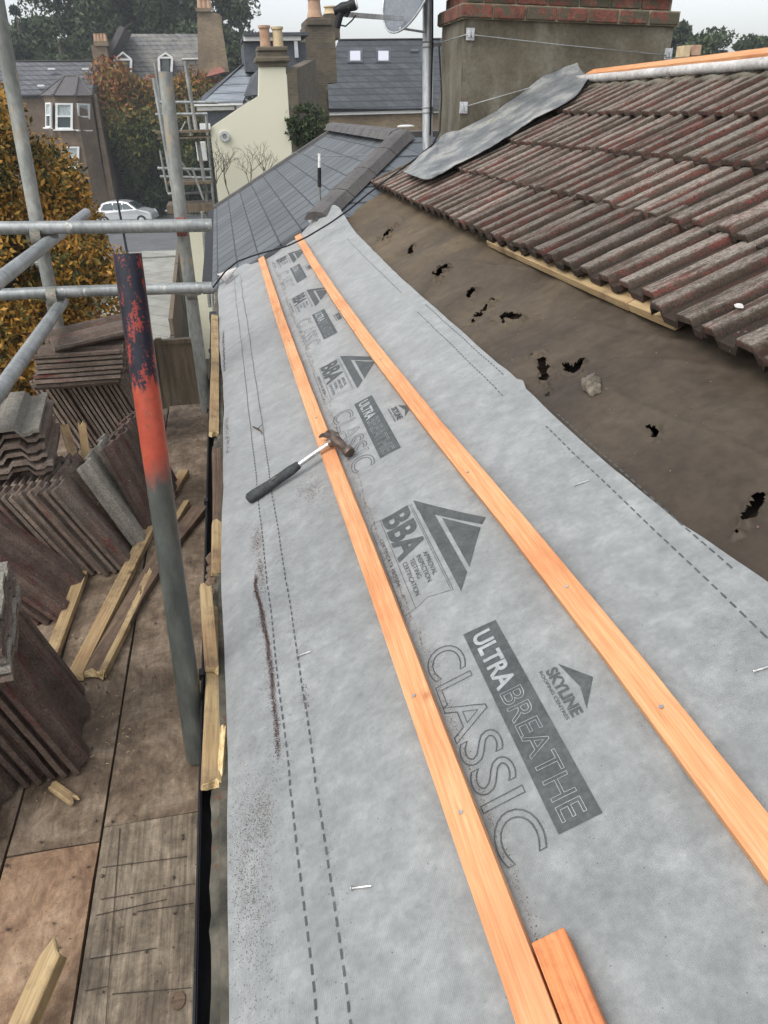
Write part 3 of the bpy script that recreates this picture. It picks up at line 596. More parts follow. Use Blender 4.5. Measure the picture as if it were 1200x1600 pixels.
for u, y in ((.405,.741),(.395,1.0),(.383,2.4),(.376,3.4)): nail_head(b1, u+.008, y, .0425)
for u, y in ((.735,.746),(.728,1.068),(.70,1.6),(.68,2.6),(.667,4.1)): nail_head(b2, u, y, .0425)
stick('batten_offcut', 'short darker orange batten offcut tucked against the nearer batten at the bottom of the picture', 'batten offcut', [W(.4615,-.8,.016), W(.4625,.531,.016)], .043, .024, M_['batten_dark'])
stick('old_batten', 'long weathered yellow batten peeping out below the bottom row of tiles', 'batten', [W(1.372,2.04,.008), W(1.358,3.3,.008)], .05, .026, M_['old_batten'])
stick('old_batten', 'shorter weathered yellow batten butted to the near end of the long one under the tiles', 'batten', [W(1.381,1.80,.008), W(1.374,2.035,.008)], .05, .026, M_['old_batten'])
stick('ridge_batten', 'fresh orange batten running along the top of the roof above the white roll', 'batten', [W(2.83,-.5,.075), W(2.80,5.3,.055)], .06, .055, M_['batten'])
mb = MB(); mb.tube([W(2.755,y,.085+.006*nz(y*2,1)) for y in [5.45-.25*i for i in range(25)]], .024, 12); tag(mb.build('ridge_roll', M_['white_pipe'], smooth=True), 'dirty white roll laid along the ridge just below the orange ridge batten', 'ridge roll')

# ------------------------------------------------------------------ roof tiles
PROF = [(-.016,.004),(-.006,.026),(.038,.028),(.049,.001),(.114,0),(.125,.026),(.184,.028),(.195,.001),(.226,0),(.234,.010),(.246,.010)]
TL = .42
def tile_mesh(name, mats, prof=PROF, L=TL, T=.019, sd=0.0):
    mb = MB(); n = 8; m = len(prof)
    for side in (0, 1):
        for j in range(n+1):
            y = L*j/n
            for i, (x, z) in enumerate(prof):
                zz = z + .0022*nz(x*50, y*14, sd) - (T if side else 0)
                yy = y + (.004*nz(x*60, sd, 3) if j == 0 else 0) + (.003*nz(x*60, sd, 9) if j == n else 0)
                mb.v.append(Vector((x, yy, zz)))
    o = m*(n+1)
    for j in range(n):
        for i in range(m-1):
            a = j*m+i; mb.f.append((a, a+1, a+m+1, a+m)); mb.f.append((o+a, o+a+m, o+a+m+1, o+a+1))
    for i in range(m-1): mb.f.append((i, o+i, o+i+1, i+1)); a = n*m+i; mb.f.append((a, a+1, o+a+1, o+a))
    for j in range(n): a = j*m; mb.f.append((a, a+m, o+a+m, o+a)); a = j*m+m-1; mb.f.append((a, o+a, o+a+m, a+m))
    mb.m = [0]*len(mb.f); me = bpy.data.meshes.new(name); me.from_pydata(mb.v, [], mb.f)
    for mm in mats: me.materials.append(mm)
    me.validate(); me.update(); return me
tmesh = [tile_mesh('roof_tile', [M_['tile']], sd=s*3.3) for s in range(4)]
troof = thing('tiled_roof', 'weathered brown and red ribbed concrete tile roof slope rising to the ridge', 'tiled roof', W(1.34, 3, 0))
TW = parent_world(troof).inverted()
rows = [(1.335, 6.02, .6), (1.68, 5.42, .6), (2.015, 5.42, .6), (2.35, 5.62, .6)]
for r, (u0, ya, yb) in enumerate(rows):
    y = ya - (r % 2)*.0
    while y > yb:
        k = random.random(); du = random.uniform(-.009, .007); dn = random.uniform(-.002, .005); rot = random.uniform(-.013, .013)
        if r == 0:
            if 1.88 < y < 2.85: du += .034
            elif 2.85 < y < 3.09: du += .004
            if 2.55 < y < 2.85: dn = .012; du -= .022
            if 4.0 < y: du -= 0
        # local x -> -Y (so rolls overlap towards the viewer), local y -> up the slope
        o = bpy.data.objects.new('roof_tile', tmesh[int(k*4) % 4]); C.objects.link(o); o.parent = troof
        tilt = math.radians(3.6)
        ax_y = (U*math.cos(tilt) - NN*math.sin(tilt)).normalized(); ax_x = Vector((0,-1,0)); ax_y = (ax_y + ax_x*rot).normalized(); ax_x = (ax_x - ax_y*ax_x.dot(ax_y)).normalized(); ax_z = ax_x.cross(ax_y)
        M = Matrix((ax_x, ax_y, ax_z)).transposed().to_4x4(); M.translation = W(u0+du, y, .055 + dn + random.uniform(-.002,.003))
        o.matrix_basis = TW @ M; y -= .245
    # bottom shadow side: nothing, the lip itself is geometry
mb = MB()
for k in range(22):
    y = 5.3-.25*k; mb.tube([W(2.705+.02*nz(k,1), y+.14, .048), W(2.715, y, .052+.006*nz(k,3)), W(2.705, y-.14, .048)], [.012,.02,.012], 8)
mb.build('mortar_bedding', M_['render'], troof, smooth=True)
mb = MB(); P = [(math.cos(a)*.008*(1+.4*nz(a,2)), math.sin(a)*.016*(1+.5*nz(a,5))) for a in [i*math.pi/7 for i in range(14)]]
mb.prism([W(1.435+a, 1.615+b, .083) for a, b in P], NN*.0015); mb.build('bird_dropping', M_['white_pipe'], troof)
print('tiles ok')

# ------------------------------------------------------------------ gutter
gut = thing('gutter', 'black half-round plastic gutter along the eave, littered with broken battens', 'gutter', (EX-.05, 2.5, EZ-.1))
gx, gz, gr = EX-.012, EZ-.040, .036
gq = gx-.036
prof = [(gr*math.cos(t), gr*math.sin(t)) for t in [math.pi + math.pi*i/12 for i in range(13)]]
prof = [(prof[0][0]-.004, .004), (prof[0][0], .006)] + prof + [(prof[-1][0], .004), (prof[-1][0]+.004,.003)]
full = prof + [(a*.93, b*.93-.001) for a, b in reversed(prof)]
mb = MB(); n = 40
for j in range(n+1):
    y = -1.0 + 5.95*j/n
    for a, b in full: mb.v.append(Vector((gx+a, y, gz+b)))
m = len(full)
for j in range(n):
    for k in range(m): mb.f.append((j*m+k, (j+1)*m+k, (j+1)*m+(k+1) % m, j*m+(k+1) % m)); mb.m.append(0)
mb.build('channel', M_['black'], gut, smooth='auto')
for y in (0.4, 1.45, 2.35, 3.25, 4.2):
    mb = MB(); mb.tube([(gx+(gr+.004)*math.cos(t), y, gz+(gr+.004)*math.sin(t)) for t in [math.pi*.96 + math.pi*1.05*i/12 for i in range(13)]], .006, 6); mb.box((gx-gr-.009,y-.012,gz-.006),(gx-gr+.004,y+.012,gz+.010)); mb.build('bracket', M_['black'], gut)
mb = MB(); mb.prism([(gx-gr-.012,4.96,gz+.012),(gx+gr+.012,4.96,gz+.012),(gx+gr+.012,4.96,gz-gr-.02),(gx-gr-.012,4.96,gz-gr-.02)], (0,.14,0)); mb.build('outlet', M_['black'], gut, bevel=.008)
mb = MB(); mb.tube([(gx,5.03,gz-.05),(gx,5.03,-3.6),(gx,5.03,GZ)], .034, 12); mb.build('downpipe', M_['black'], gut, smooth='auto')
UPZ = Vector((0,0,1))
def gp(x, y, z): return Vector((x, y, z))
gb = 'broken battens lying in the gutter'
stick('broken_batten', 'pale brown broken batten on the far end of the gutter', 'batten', [gp(gq+.025,4.75,gz+.045), gp(gq+.028,3.9,gz+.035), gp(gq+.022,2.9,gz+.02)], .038, .022, M_['old_batten'], gb, .01, .03, up=Vector((.25,0,1)))
stick('broken_batten', 'dirty mottled broken batten lying in the middle of the gutter', 'batten', [gp(gq+.032,2.72,gz+.015), gp(gq+.036,2.35,gz+.012), gp(gq+.036,2.13,gz+.01)], .034, .02, M_['old_plank'], gb, .02, .02, up=Vector((.3,0,1)))
stick('broken_batten', 'short yellowish batten piece just beyond the rubble in the gutter', 'batten', [gp(gq+.036,2.12,gz+.02), gp(gq+.034,1.86,gz+.012)], .036, .022, M_['old_batten'], gb, .02, .03, up=Vector((.3,0,1)))
stick('broken_batten', 'long yellow batten with split ends lying nearest in the gutter', 'batten', [gp(gq+.030,1.68,gz+.005), gp(gq+.020,1.10,gz+.012)], .038, .022, M_['old_batten'], gb, .02, .03, up=Vector((.3,0,1)), bevel=.003)
stick('broken_batten', 'bright splintered batten wedge propped on the long yellow one in the gutter', 'batten', [gp(gq+.006,1.74,gz+.040), gp(gq+.022,1.42,gz+.032)], .030, .018, M_['old_batten'], gb, .03, .02, up=Vector((.3,0,1)), bevel=.003)
stick('wood_splinter', 'thin pale splinter sticking out under the membrane edge beside the gutter', 'splinter', [gp(gq+.052,1.22,gz+.030), gp(gq+.044,1.12,gz+.022)], .012, .010, M_['broken_wood'], None, .02, .02, bevel=0)
mb = MB()
for k in range(5):
    y = 1.78+k*.045; mb.lathe([(0,-.01),(.016,-.006),(.020,.004),(.012,.014),(0,.017)], Matrix.Translation((gq+.018+.012*nz(k,8), y, gz+.0)) @ Matrix.Rotation(k, 4, 'X') @ Matrix.Scale(1.4, 4, (0,1,0)), 7)
tag(mb.build('mortar_rubble', M_['old_plank']), 'dark crumbly lumps of rubble heaped in the gutter between battens', 'rubble')

# ------------------------------------------------------------------ hammer
hm = thing('hammer', 'claw hammer with black rubber grip lying across the membrane with its head on the batten', 'hammer', W(.2, 2.11, .02))
def rw(pts): return [W(*p) for p in pts]
hp = [(.112,2.105,.028),(.118,2.105,.029),(.14,2.106,.031),(.19,2.108,.035),(.235,2.108,.040),(.27,2.109,.044),(.295,2.11,.047),(.300,2.11,.047)]
MB().tube(rw(hp), [.012,.0175,.0185,.0155,.0150,.0155,.0125,.010], 16).build('grip', M_['rubber'], hm, smooth='auto')
MB().tube(rw([(.292,2.11,.0465),(.36,2.112,.055),(.425,2.114,.060)]), [.0085,.0080,.0085], 12).build('shaft', M_['steel'], hm, smooth='auto')
mb = MB()
mb.tube(rw([(.405,2.114,.060),(.445,2.115,.062)]), [.014,.015], 10)
mb.tube(rw([(.432,2.135,.064),(.430,2.11,.062),(.436,2.085,.057),(.443,2.065,.050),(.447,2.052,.045),(.449,2.046,.043),(.453,2.034,.039),(.454,2.030,.037)]), [.015,.017,.016,.012,.012,.0165,.0170,.0155], 16)
for s_ in (-1, 1):
    mb.tube(rw([(.428+s_*.004,2.13,.066),(.420+s_*.009,2.155,.070),(.408+s_*.010,2.178,.067),(.394+s_*.008,2.198,.058)]), [.010,.0085,.0065,.003], 8)
mb.build('head', M_['hammer'], hm, smooth='auto')
MB().prism(rw([(.205,2.098,.0512),(.215,2.104,.0515),(.224,2.100,.0515),(.212,2.095,.0512)]), NN*.002).build('grip_emblem', M_['coupler'], hm)

# nails and crumbs lying on the membrane
def nail(label, u, y, ang, L=.034):
    d = (U*math.cos(ang) + Vector((0,1,0))*math.sin(ang)).normalized(); p = W(u, y, memb_n(u, y)+.003); M = frame(p, d, z=NN) @ Matrix.Rotation(math.pi/2, 4, 'Y')
    mb = MB(); mb.lathe([(0,0),(.0038,0),(.0038,.0012),(.0017,.0014),(.0017,L-.003),(0,L)], M, 8); tag(mb.build('nail', M_['steel'], smooth='auto'), label, 'nail', 'loose nails on the membrane')
nail('loose nail on the membrane low down left of the nearer batten', .218, .733, -.35)
nail('loose nail on the membrane between the upper batten and the felt', .876, 1.382, -.3)
nail('loose nail at the right edge of the picture below the dashed line', .876, .751, -.2)
nail('loose nail by the dashed line, level with the BBA print', .188, 1.30, -.2)
mb = MB(); pts = [(.150,2.70),(.165,2.66),(.178,2.62),(.182,2.58)]
mb.tube([W(u,y,memb_n(u,y)+.004) for u, y in pts], [.002,.004,.003,.0015], 6); mb.tube([W(.17,2.64,.02), W(.195,2.645,.026)], [.002,.001], 5)
tag(mb.build('twig', M_['shrub_bark']), 'small dark twig lying on the dashed line of the membrane beyond the hammer', 'twig')
mb = MB()
def lump(i, j):
    t = 2*math.pi*i; ph = math.pi*j; r = 1+.35*nz(math.cos(t)*2, math.sin(t)*2, ph*1.3)
    return W(1.095 + .024*r*math.sin(ph)*math.cos(t)+.01*math.sin(ph)*math.sin(t), 1.755 + .050*r*math.sin(ph)*math.sin(t), .008 + .014*r*math.cos(ph)+.004*nz(t*2,ph*2))
mb.grid(lump, 24, 12); tag(mb.build('mortar_lump', M_['bread'], smooth=True), 'pale crumbled lump of old mortar resting on the brown felt', 'mortar lump')
# ------------------------------------------------------------------ cable across the roof
pts = [at(333,449,5.45), at(352,424,5.4), at(372,408,5.3), at(400,398,5.25), at(425,391,5.2), at(450,384,5.15), at(480,370,5.15), at(515,349,5.15), at(545,328,5.2), at(575,303,5.35), at(600,284,5.5), at(628,264,5.62)]
mb = MB(); mb.tube(pts, .0055, 8); mb.tube([at(628,264,5.62), at(652,246,5.62), at(676,226,5.62), at(687,205,5.63), at(690,150,6.0), at(686,72,6.1)], .006, 8)
tag(mb.build('cable', M_['black'], smooth=True), 'thin black cable draped across the far end of the membrane and up to the chimney', 'cable')

# ------------------------------------------------------------------ chimney
CX0, CX1, CY0, CY1 = 1.62, 3.09, 5.65, 6.22
ch = thing('chimney', 'broad rendered chimney stack with red brick corbel and wire straps beside the lead flashing', 'chimney', (2.3, 5.9, -.5))
mb = MB(); mb.grid(lambda i, j: (CX0+(CX1-CX0)*i, CY0+.006*nz(i*9,j*6), -.75+1.26*j), 30, 20)
mb.grid(lambda i, j: (CX0+.006*nz(i*9,j*6,3), CY1+(CY0-CY1)*i, -.75+1.26*j), 10, 20)
mb.add([(CX0,CY1,-.75),(CX1,CY1,-.75),(CX1,CY1,.51),(CX0,CY1,.51),(CX1,CY0,-.75),(CX1,CY0,.51)], [(1,0,3,2),(4,1,2,5)])
mb.build('render', M_['render'], ch, smooth=False)
def course(z0, z1, pr, bl=.205, offs=0.0):
    mbb = MB(); x0, x1, y0, y1 = CX0-pr, CX1+pr, CY0-pr, CY1+pr
    x = x0 - offs
    while x < x1:
        a, b = max(x, x0), min(x+bl, x1)
        if b-a > .03:
            j = random.uniform(-.006,.006); mbb.box((a+.004, y0+j, z0+.004),(b-.004, y0+.10, z1-.003)); mbb.box((a+.004, y1-.10, z0+.004),(b-.004, y1+j, z1-.003))
        x += bl+.008
    y = y0+.105
    while y < y1-.105:
        a, b = y, min(y+bl*.55, y1-.105); mbb.box((x0+random.uniform(-.005,.005), a, z0+.004),(x0+.1, b-.006, z1-.003)); mbb.box((x1-.1, a, z0+.004),(x1, b-.006, z1-.003)); y += bl*.55+.006
    mbb.build('brick_course', M_['red_brick_single'], ch, bevel=.006)
    MB().box((x0+.014,y0+.014,z0-.002),(x1-.014,y1-.014,z1+.004)).build('mortar_bed', M_['mortar'], ch)
course(.495, .575, .035, .21); course(.582, .655, -.012, .21, .1)
course(.662, .735, .035, .21, .05); course(.742, .815, .0, .21, .12)
MB().prism([(CX0+.05,CY0+.05,.82),(CX1-.05,CY0+.05,.82),(CX1-.05,CY1-.05,.82),(CX0+.05,CY1-.05,.82)], (0,0,.07)).build('mortar_cap', M_['mortar'], ch)
for x in (1.95, 2.75):
    mb = MB(); mb.lathe([(.13,0),(.115,.05),(.105,.42),(.12,.45),(.12,.5),(.09,.5),(.09,.1)], Matrix.Translation((x, 5.94, .87)), 18); mb.build('chimney_pot', M_['pot'], ch, smooth='auto')
for (px, py, Y) in ((731,53,CY0), (1043,71,CY0), (724,168,CY0)):
    p = at(px, py, Y-.012); s_ = .028
    mb = MB(); mb.box((p.x-s_,p.y-.004,p.z-.035),(p.x+s_,p.y+.008,p.z+.035)); mb.box((p.x-s_*.7,p.y-.02,p.z-.02),(p.x-s_*.2,p.y,p.z+.02)); mb.box((p.x+s_*.2,p.y-.02,p.z-.02),(p.x+s_*.7,p.y,p.z+.02)); mb.build('strap_bracket', M_['alu'], ch, bevel=.003)
def wire(pl, r=.0035, nm='strap_wire'): MB().tube(pl, r, 6).build(nm, M_['galv'], ch, smooth=True)
wire([at(688,66,5.95), at(722,55,CY0-.025), at(735,54,CY0-.03), at(880,64,CY0-.028), at(1040,73,CY0-.025)])
wire([at(727,166,CY0-.025), at(790,145,CY0-.03), at(850,125,CY0-.03), at(905,112,CY0-.02)])

_t = math.radians(2.0); _o = Vector((CX0, 5.9, -.1)); ch.matrix_basis = Matrix.Translation(_o) @ Matrix.Rotation(_t, 4, 'Y') @ Matrix.Translation(-_o) @ ch.matrix_basis
# lead flashing: loft from the tiles up to the chimney
low = [at(628,268,5.98), W(1.53,5.40,.075), W(1.66,5.36,.088), W(1.80,5.32,.095), W(1.98,5.31,.09), W(2.14,5.32,.088), W(2.30,5.35,.085), W(2.46,5.42,.085), at(905,146,5.45), at(923,119,5.52)]
low = [onroofplane(x, y, n) for x, y, n in ((630,268,.115),(665,280,.12),(692,269,.11),(730,249,.105),(775,225,.105),(805,205,.105),(828,190,.11),(865,170,.11),(898,151,.10),(923,119,.09))]
high = [onroofplane(655,243,.125), onroofplane(676,229,.14), at(690,213,5.74), at(705,206,5.66), at(722,202,5.635), at(760,182,5.635), at(800,156,5.635), at(842,124,5.635), at(872,110,5.635), at(903,97,5.60)]
def spl(P, t):
    f = t*(len(P)-1); i = min(int(f), len(P)-2); t = f-i; p0, p1, p2, p3 = P[max(i-1,0)], P[i], P[i+1], P[min(i+2,len(P)-1)]
    return .5*((2*p1)+(p2-p0)*t+(2*p0-5*p1+4*p2-p3)*t*t+(3*p1-p0-3*p2+p3)*t**3)
def leadf(i, j):
    a, b = spl(low, i), spl(high, i); k = max(0, min(1, (i-.15)/.2)); c = Vector((b.x, b.y-.02, 0)); c.z = EZ+(c.x-EX)*math.tan(TH)+.13; c = a.lerp(b,.5).lerp(c, k*.85); c += Vector((0,.02,-.02)); p = a*(1-j)**2 + c*(2*j*(1-j)) + b*j*j
    return p + NN*(.007*nz(i*12, j*2.5, 2) + .003*nz(i*34, j*2, 7))
lead = MB().grid(leadf, 90, 16).build('lead_flashing', M_['lead'], smooth=True)
md = lead.modifiers.new('t', 'SOLIDIFY'); md.thickness = .005; md.offset = 0
tag(lead, 'wide crumpled grey lead sheet dressed over the tiles at the foot of the chimney', 'lead flashing')

# ------------------------------------------------------------------ dish on its pole
dm = thing('satellite_dish', 'grey satellite dish on a tall galvanised mast clamped beside the chimney', 'satellite dish', (1.66, 6.5, -.35))
PX, PY = at(668,200,6.5).x, 6.5
MB().tube([(PX,PY,-.36),(PX,PY,1.6)], .040, 20).build('mast', M_['alu'], dm, smooth='auto')
for zz in (at(668,70,PY).z, at(668,172,PY).z):
    mb = MB(); mb.lathe([(.041,-.022),(.047,-.022),(.047,-.012),(.041,-.012)], Matrix.Translation((PX,PY,zz)), 20); mb.lathe([(.041,.012),(.047,.012),(.047,.022),(.041,.022)], Matrix.Translation((PX,PY,zz)), 20)
    mb.box((PX+.03,PY-.03,zz-.012),(PX+.14,PY-.015,zz+.012)); mb.box((PX+.10,PY-.05,zz-.04),(PX+.14,PY+.02,zz+.04)); mb.build('clamp', M_['galv'], dm, bevel=.003)
dc = at(640,-38,6.35); nrm = Vector((-.86,-.26,.34)).normalized()
Md = frame(dc, nrm.orthogonal(), z=nrm)
def dishp(i, j):
    r = .36*i; t = 2*math.pi*j; return Md @ Vector((r*math.cos(t), r*math.sin(t), .30*r*r/.42 - .105))
d_ = MB().grid(dishp, 12, 40).build('reflector', M_['dish'], dm, smooth=True); md = d_.modifiers.new('t','SOLIDIFY'); md.thickness = .006
rim = MB().tube([Md @ Vector((.36*math.cos(t), .36*math.sin(t), -.012)) for t in [2*math.pi*i/40 for i in range(41)]], .007, 6, cap=False); rim.build('rim', M_['alu'], dm, smooth=True)
A, B = at(632,29,6.28), at(537,22,6.0)
mb = MB(); mb.prism([A+Vector((0,0,-.014)),A+Vector((0,0,.014)),B+Vector((0,0,.014)),B+Vector((0,0,-.014))], (0,.03,0)); mb.tube([at(625,44,6.3), at(662,50,6.45)], .008, 6); mb.build('arm', M_['alu'], dm)
mb = MB(); f_ = at(556,6,5.98); g_ = at(522,18,6.02)
mb.tube([f_, f_.lerp(g_,.12), f_.lerp(g_,.35), f_.lerp(g_,.6), g_], [.034,.036,.030,.036,.022], 14); mb.tube([f_.lerp(g_,.6)+Vector((0,0,.02)), f_.lerp(g_,.85)+Vector((-.01,0,-.10))], .024, 10); mb.tube([f_.lerp(g_,.2), at(540,26,6.0)], .014, 8); mb.build('receiver', M_['black'], dm, smooth='auto')
MB().tube([f_+(f_-g_)*.06, f_], .03, 14).build('receiver_cap', M_['white'], dm)
mb = MB(); mb.tube([g_+Vector((0,0,-.08)), at(526,38,6.0), at(540,41,6.0), at(550,32,6.02), at(556,24,6.03)], .005, 6); mb.tube([at(655,-5,6.4), at(652,12,6.4), at(642,26,6.35)], .005, 6); mb.tube([Vector((PX+.02,PY-.041,1.5)), Vector((PX+.025,PY-.043,.4)), Vector((PX+.01,PY-.043,-.2))], .006, 6); mb.build('lead_cable', M_['black'], dm, smooth=True)

# ------------------------------------------------------------------ neighbour's slate roof
nb_ = thing('slate_roof_house', 'neighbouring house with smooth grey slate roof and grey hip tiles beyond the membrane', 'house', (1, 8, GZ))
tA = math.tan(math.radians(30)); AM = Matrix(((math.cos(math.radians(30)),0,-.5,EX),(0,1,0,0),(.5,0,math.cos(math.radians(30)),EZ),(0,0,0,1)))
def onA(x, Y): return Vector((x, Y, EZ+(x-EX)*tA))
ah = lambda x: (x-EX)/math.cos(math.radians(30))
pA = [(-.05,5.72),(-.05,11.0),(ah(1.38),10.4),(ah(1.42),6.68),(ah(.66),5.72)]
mb = MB(); mb.prism([(u,y,-.03) for u, y in pA], (0,0,.03)); mb.build('front_slope', M_['slate_new'], nb_, M=AM)
hipA, hipB = Vector((1.42,6.68,-.22)), Vector((.60,5.60,-.665))
tB = Vector((0,1.33,.53)).normalized()
# hip end faces the viewer: contains hip and the x direction
dirh = (hipA-hipB); sl = dirh.z/dirh.y
mb = MB(); zb = lambda Y: hipA.z - (6.68-Y)*sl
mb.prism([(hipB.x,hipB.y,zb(hipB.y)),(3.2,5.60,zb(5.60)),(3.2,6.68,hipA.z),(hipA.x,6.68,hipA.z)], (0,0,-.03)); mb.build('hip_slope', M_['slate_hip'], nb_)
mb = MB()
def capt(a, b, n, nrm, wd=.11, ht=.05):
    a, b = Vector(a), Vector(b); out = []
    for i in range(n):
        p, q = a.lerp(b, i/n+.003), a.lerp(b, (i+1)/n-.003); d = (q-p).normalized(); s_ = d.cross(nrm).normalized()
        r = [p-s_*wd-nrm*.015, p-s_*wd*.55+nrm*ht*.8, p+nrm*ht, p+s_*wd*.55+nrm*ht*.8, p+s_*wd-nrm*.015]
        mbb = MB(); mbb.prism(r, q-p); out.append(mbb.build('ridge_tile', M_['ridge_tile'], nb_))
capt(hipB, hipA+Vector((.03,.03,.02)), 4, Vector((-.3,-.35,.9)).normalized())
capt(hipA+Vector((0,.05,.015)), (1.38,10.45,-.20), 9, Vector((-.15,0,1)).normalized(), .10, .05)
MB().prism([onA(-.17,10.98)+Vector((0,0,.0)), onA(1.38,10.40), onA(1.38,10.50), onA(-.17,11.10)], (0,0,.035)).build('verge', M_['ridge_tile'], nb_)
MB().box((EX+.08,6.12,GZ),(EX+.3,10.9,EZ-.1)).build('front_wall', M_['stock'], nb_)
MB().box((EX-.12,6.0,EZ-.10),(EX-.02,10.9,EZ-.03)).build('eaves_gutter', M_['black'], nb_)
p0, p1 = at(628,222,7.0), at(690,222,7.0)
MB().prism([(p0.x,7.0,-.6),(p1.x+1.2,7.0,-.6),(p1.x+1.2,7.0,at(660,206,7).z),(p0.x,7.0,at(628,206,7).z)], (0,.25,0)).build('parapet', M_['ridge_tile'], nb_)
aer = thing('aerial', 'slim black and white aerial with thin cross rod on the slate roof hip', 'aerial', at(499,328,5.9))
MB().tube([at(501,330,5.9), at(499,290,5.9)], .0085, 8).build('mast', M_['galv_dull'], aer)
mb = MB(); mb.tube([at(499,292,5.9), at(499,262,5.9)], .013, 8); mb.build('black_sleeve', M_['black'], aer)
mb = MB(); mb.tube([at(499,262,5.9), at(499,240,5.9)], .010, 8); mb.build('white_sleeve', M_['white'], aer)
mb = MB(); mb.tube([at(455,238,5.9), at(498,244,5.9), at(540,244,5.9), at(570,242,5.9)], .0028, 6); mb.build('cross_rod', M_['galv'], aer)

# ------------------------------------------------------------------ scaffold beside the roof
sc = thing('scaffold', 'grey tube scaffold beside the eave with a chipped navy and red painted upright', 'scaffold', (-.4, 2, GZ))
def tube_part(nm, pts, r=.0242, m='galv', label=None, hollow=False):
    mb = MB(); pts = [Vector(p) for p in pts]
    mb.tube(pts, r, 20, cap=not hollow)
    if hollow:
        d = (pts[0]-pts[1]).normalized(); mb.tube([pts[0]-d*.25, pts[0]], r*.86, 20, cap=False)
        b = len(mb.v); n = 20
        # rim ring between outer first ring and inner last ring
        outer = list(range(0, n)); inner = list(range(b-n, b))
        for k in range(n):
            i0 = min(inner, key=lambda q: (mb.v[q]-mb.v[outer[k]]).length); i1 = min(inner, key=lambda q: (mb.v[q]-mb.v[outer[(k+1)%n]]).length)
            if i0 != i1: mb.f.append((outer[k], outer[(k+1)%n], i1, i0)); mb.m.append(0)
    o = mb.build(nm, M_[m], sc, smooth='auto')
    if label: o['label'] = label
    return o
rp = at(198.5,396,1.50); tube_part('upright', [rp, Vector((-.1965, 1.36, -1.2)), Vector((-.198, 1.345, -1.297))], .0252, 'redpole', 'upright painted navy at the top and red below, with chipped paint', hollow=True)
lp = at(58,350,3.60); tp = at(-2,20,3.60); tube_part('upright', [tp+(tp-lp)*.15, lp, at(96,540,3.60), Vector((lp.x+.0,3.62,GZ))], .028, 'galv_dull')
mp_ = at(284,352,3.66); mt = at(258,112,3.66); tube_part('upright', [mt, mp_, at(312,560,3.68), Vector((mp_.x+.005,3.68,GZ))], .028, 'galv_dull')
tube_part('guard_rail', [at(-60,357,3.54), at(150,355,3.54), at(331,352,3.54)], .0262)
tube_part('guard_rail', [at(-60,463,3.54), at(100,456,3.54), at(331,449,3.54)], .0242)
z1, z2 = at(75,372,3.66).z, at(100,470,3.60).z
a_, b_ = az(135,333,z1), az(0,437,z1); tube_part('side_rail', [a_, b_, b_+(b_-a_)*.6], .0245)
a_, b_ = at(98,472,3.60), at(0,610,2.45); tube_part('side_rail', [a_, b_, b_+(b_-a_)*.6], .0245)
def coupler(p, m, s_=.040, ang=0.0):
    mb = MB(); M = Matrix.Translation(p) @ Matrix.Rotation(ang, 4, 'Z')
    mb.lathe([(s_*.78,-.022),(s_,-.022),(s_,.022),(s_*.78,.022)], M, 14); mb.lathe([(s_*.78,-.020),(s_*.95,-.020),(s_*.95,.020),(s_*.78,.020)], M @ Matrix.Translation((0,-.05,0)) @ Matrix.Rotation(math.pi/2, 4, 'Y'), 14)
    mb.box((-.05,-.02,-.02),(-.03,.02,.02), M); mb.box((.028,-.012,-.012),(.06,.012,.012), M); mb.lathe([(0,-.012),(.012,-.012),(.012,.012),(0,.012)], M @ Matrix.Translation((.062,0,0)), 6)
    mb.build('coupler', M_[m], sc, smooth='auto')
coupler(at(284,352,3.62), 'rust'); coupler(at(300,452,3.62), 'coupler'); coupler(at(62,368,3.58), 'coupler'); coupler(at(86,460,3.58), 'coupler')
for k, (x, y, z) in enumerate([(-.8, 1.0, -1.36), (-.8, 2.5, -1.36), (-.8, 3.5, -1.36)]):
    tube_part('cross_tube', [(-1.6, y, z), (-.17, y, z)], .0242)
# decking
def board(label, x0, x1, y0, y1, m, z=-1.3, th=.038):
    mb = MB(); n = max(2, int((y1-y0)/.1)); sd = random.random()*9
    mb.grid(lambda i, j: (x0+(x1-x0)*i + .0015*nz(j*20, sd+i), y0+(y1-y0)*j, z+.002*nz(i*2, j*6, sd)), 6, n)
    b = [(x0,y0),(x1,y0),(x1,y1),(x0,y1)]
    mb.add([(x,y,z-.001) for x, y in b]+[(x,y,z-th) for x, y in b], [(4,7,6,5),(0,4,5,1),(1,5,6,2),(2,6,7,3),(3,7,4,0)])
    return tag(mb.build('scaffold_board', M_[m]), label, 'scaffold board', 'scaffold deck boards')
bd1 = board('grey grained board with dark saw cuts on the near deck beside the gutter', -.384, -.186, -.6, 1.19, 'board_grey', -1.298)
board('dusty brown board on the deck beside the gutter, beyond the sawn one', -.384, -.186, 1.194, 3.79, 'board_brown')
board('reddish dusty board at the near left of the deck', -.566, -.390, -.6, 1.155, 'board_red', -1.299)
board('brown board in front of the leaning tile stack, left of the long deck joint', -.566, -.390, 1.159, 3.76, 'board_brown')
board('brown board under the tile stacks, third from the gutter', -.748, -.572, -.6, 3.77, 'board_brown')
board('brown board under the tile stacks, fourth from the gutter', -.93, -.754, -.6, 3.74, 'board_brown')
board('brown board outermost on the deck, mostly behind the tile stacks', -1.12, -.936, -.6, 3.76, 'board_brown')
mb = MB()                                   # saw kerfs
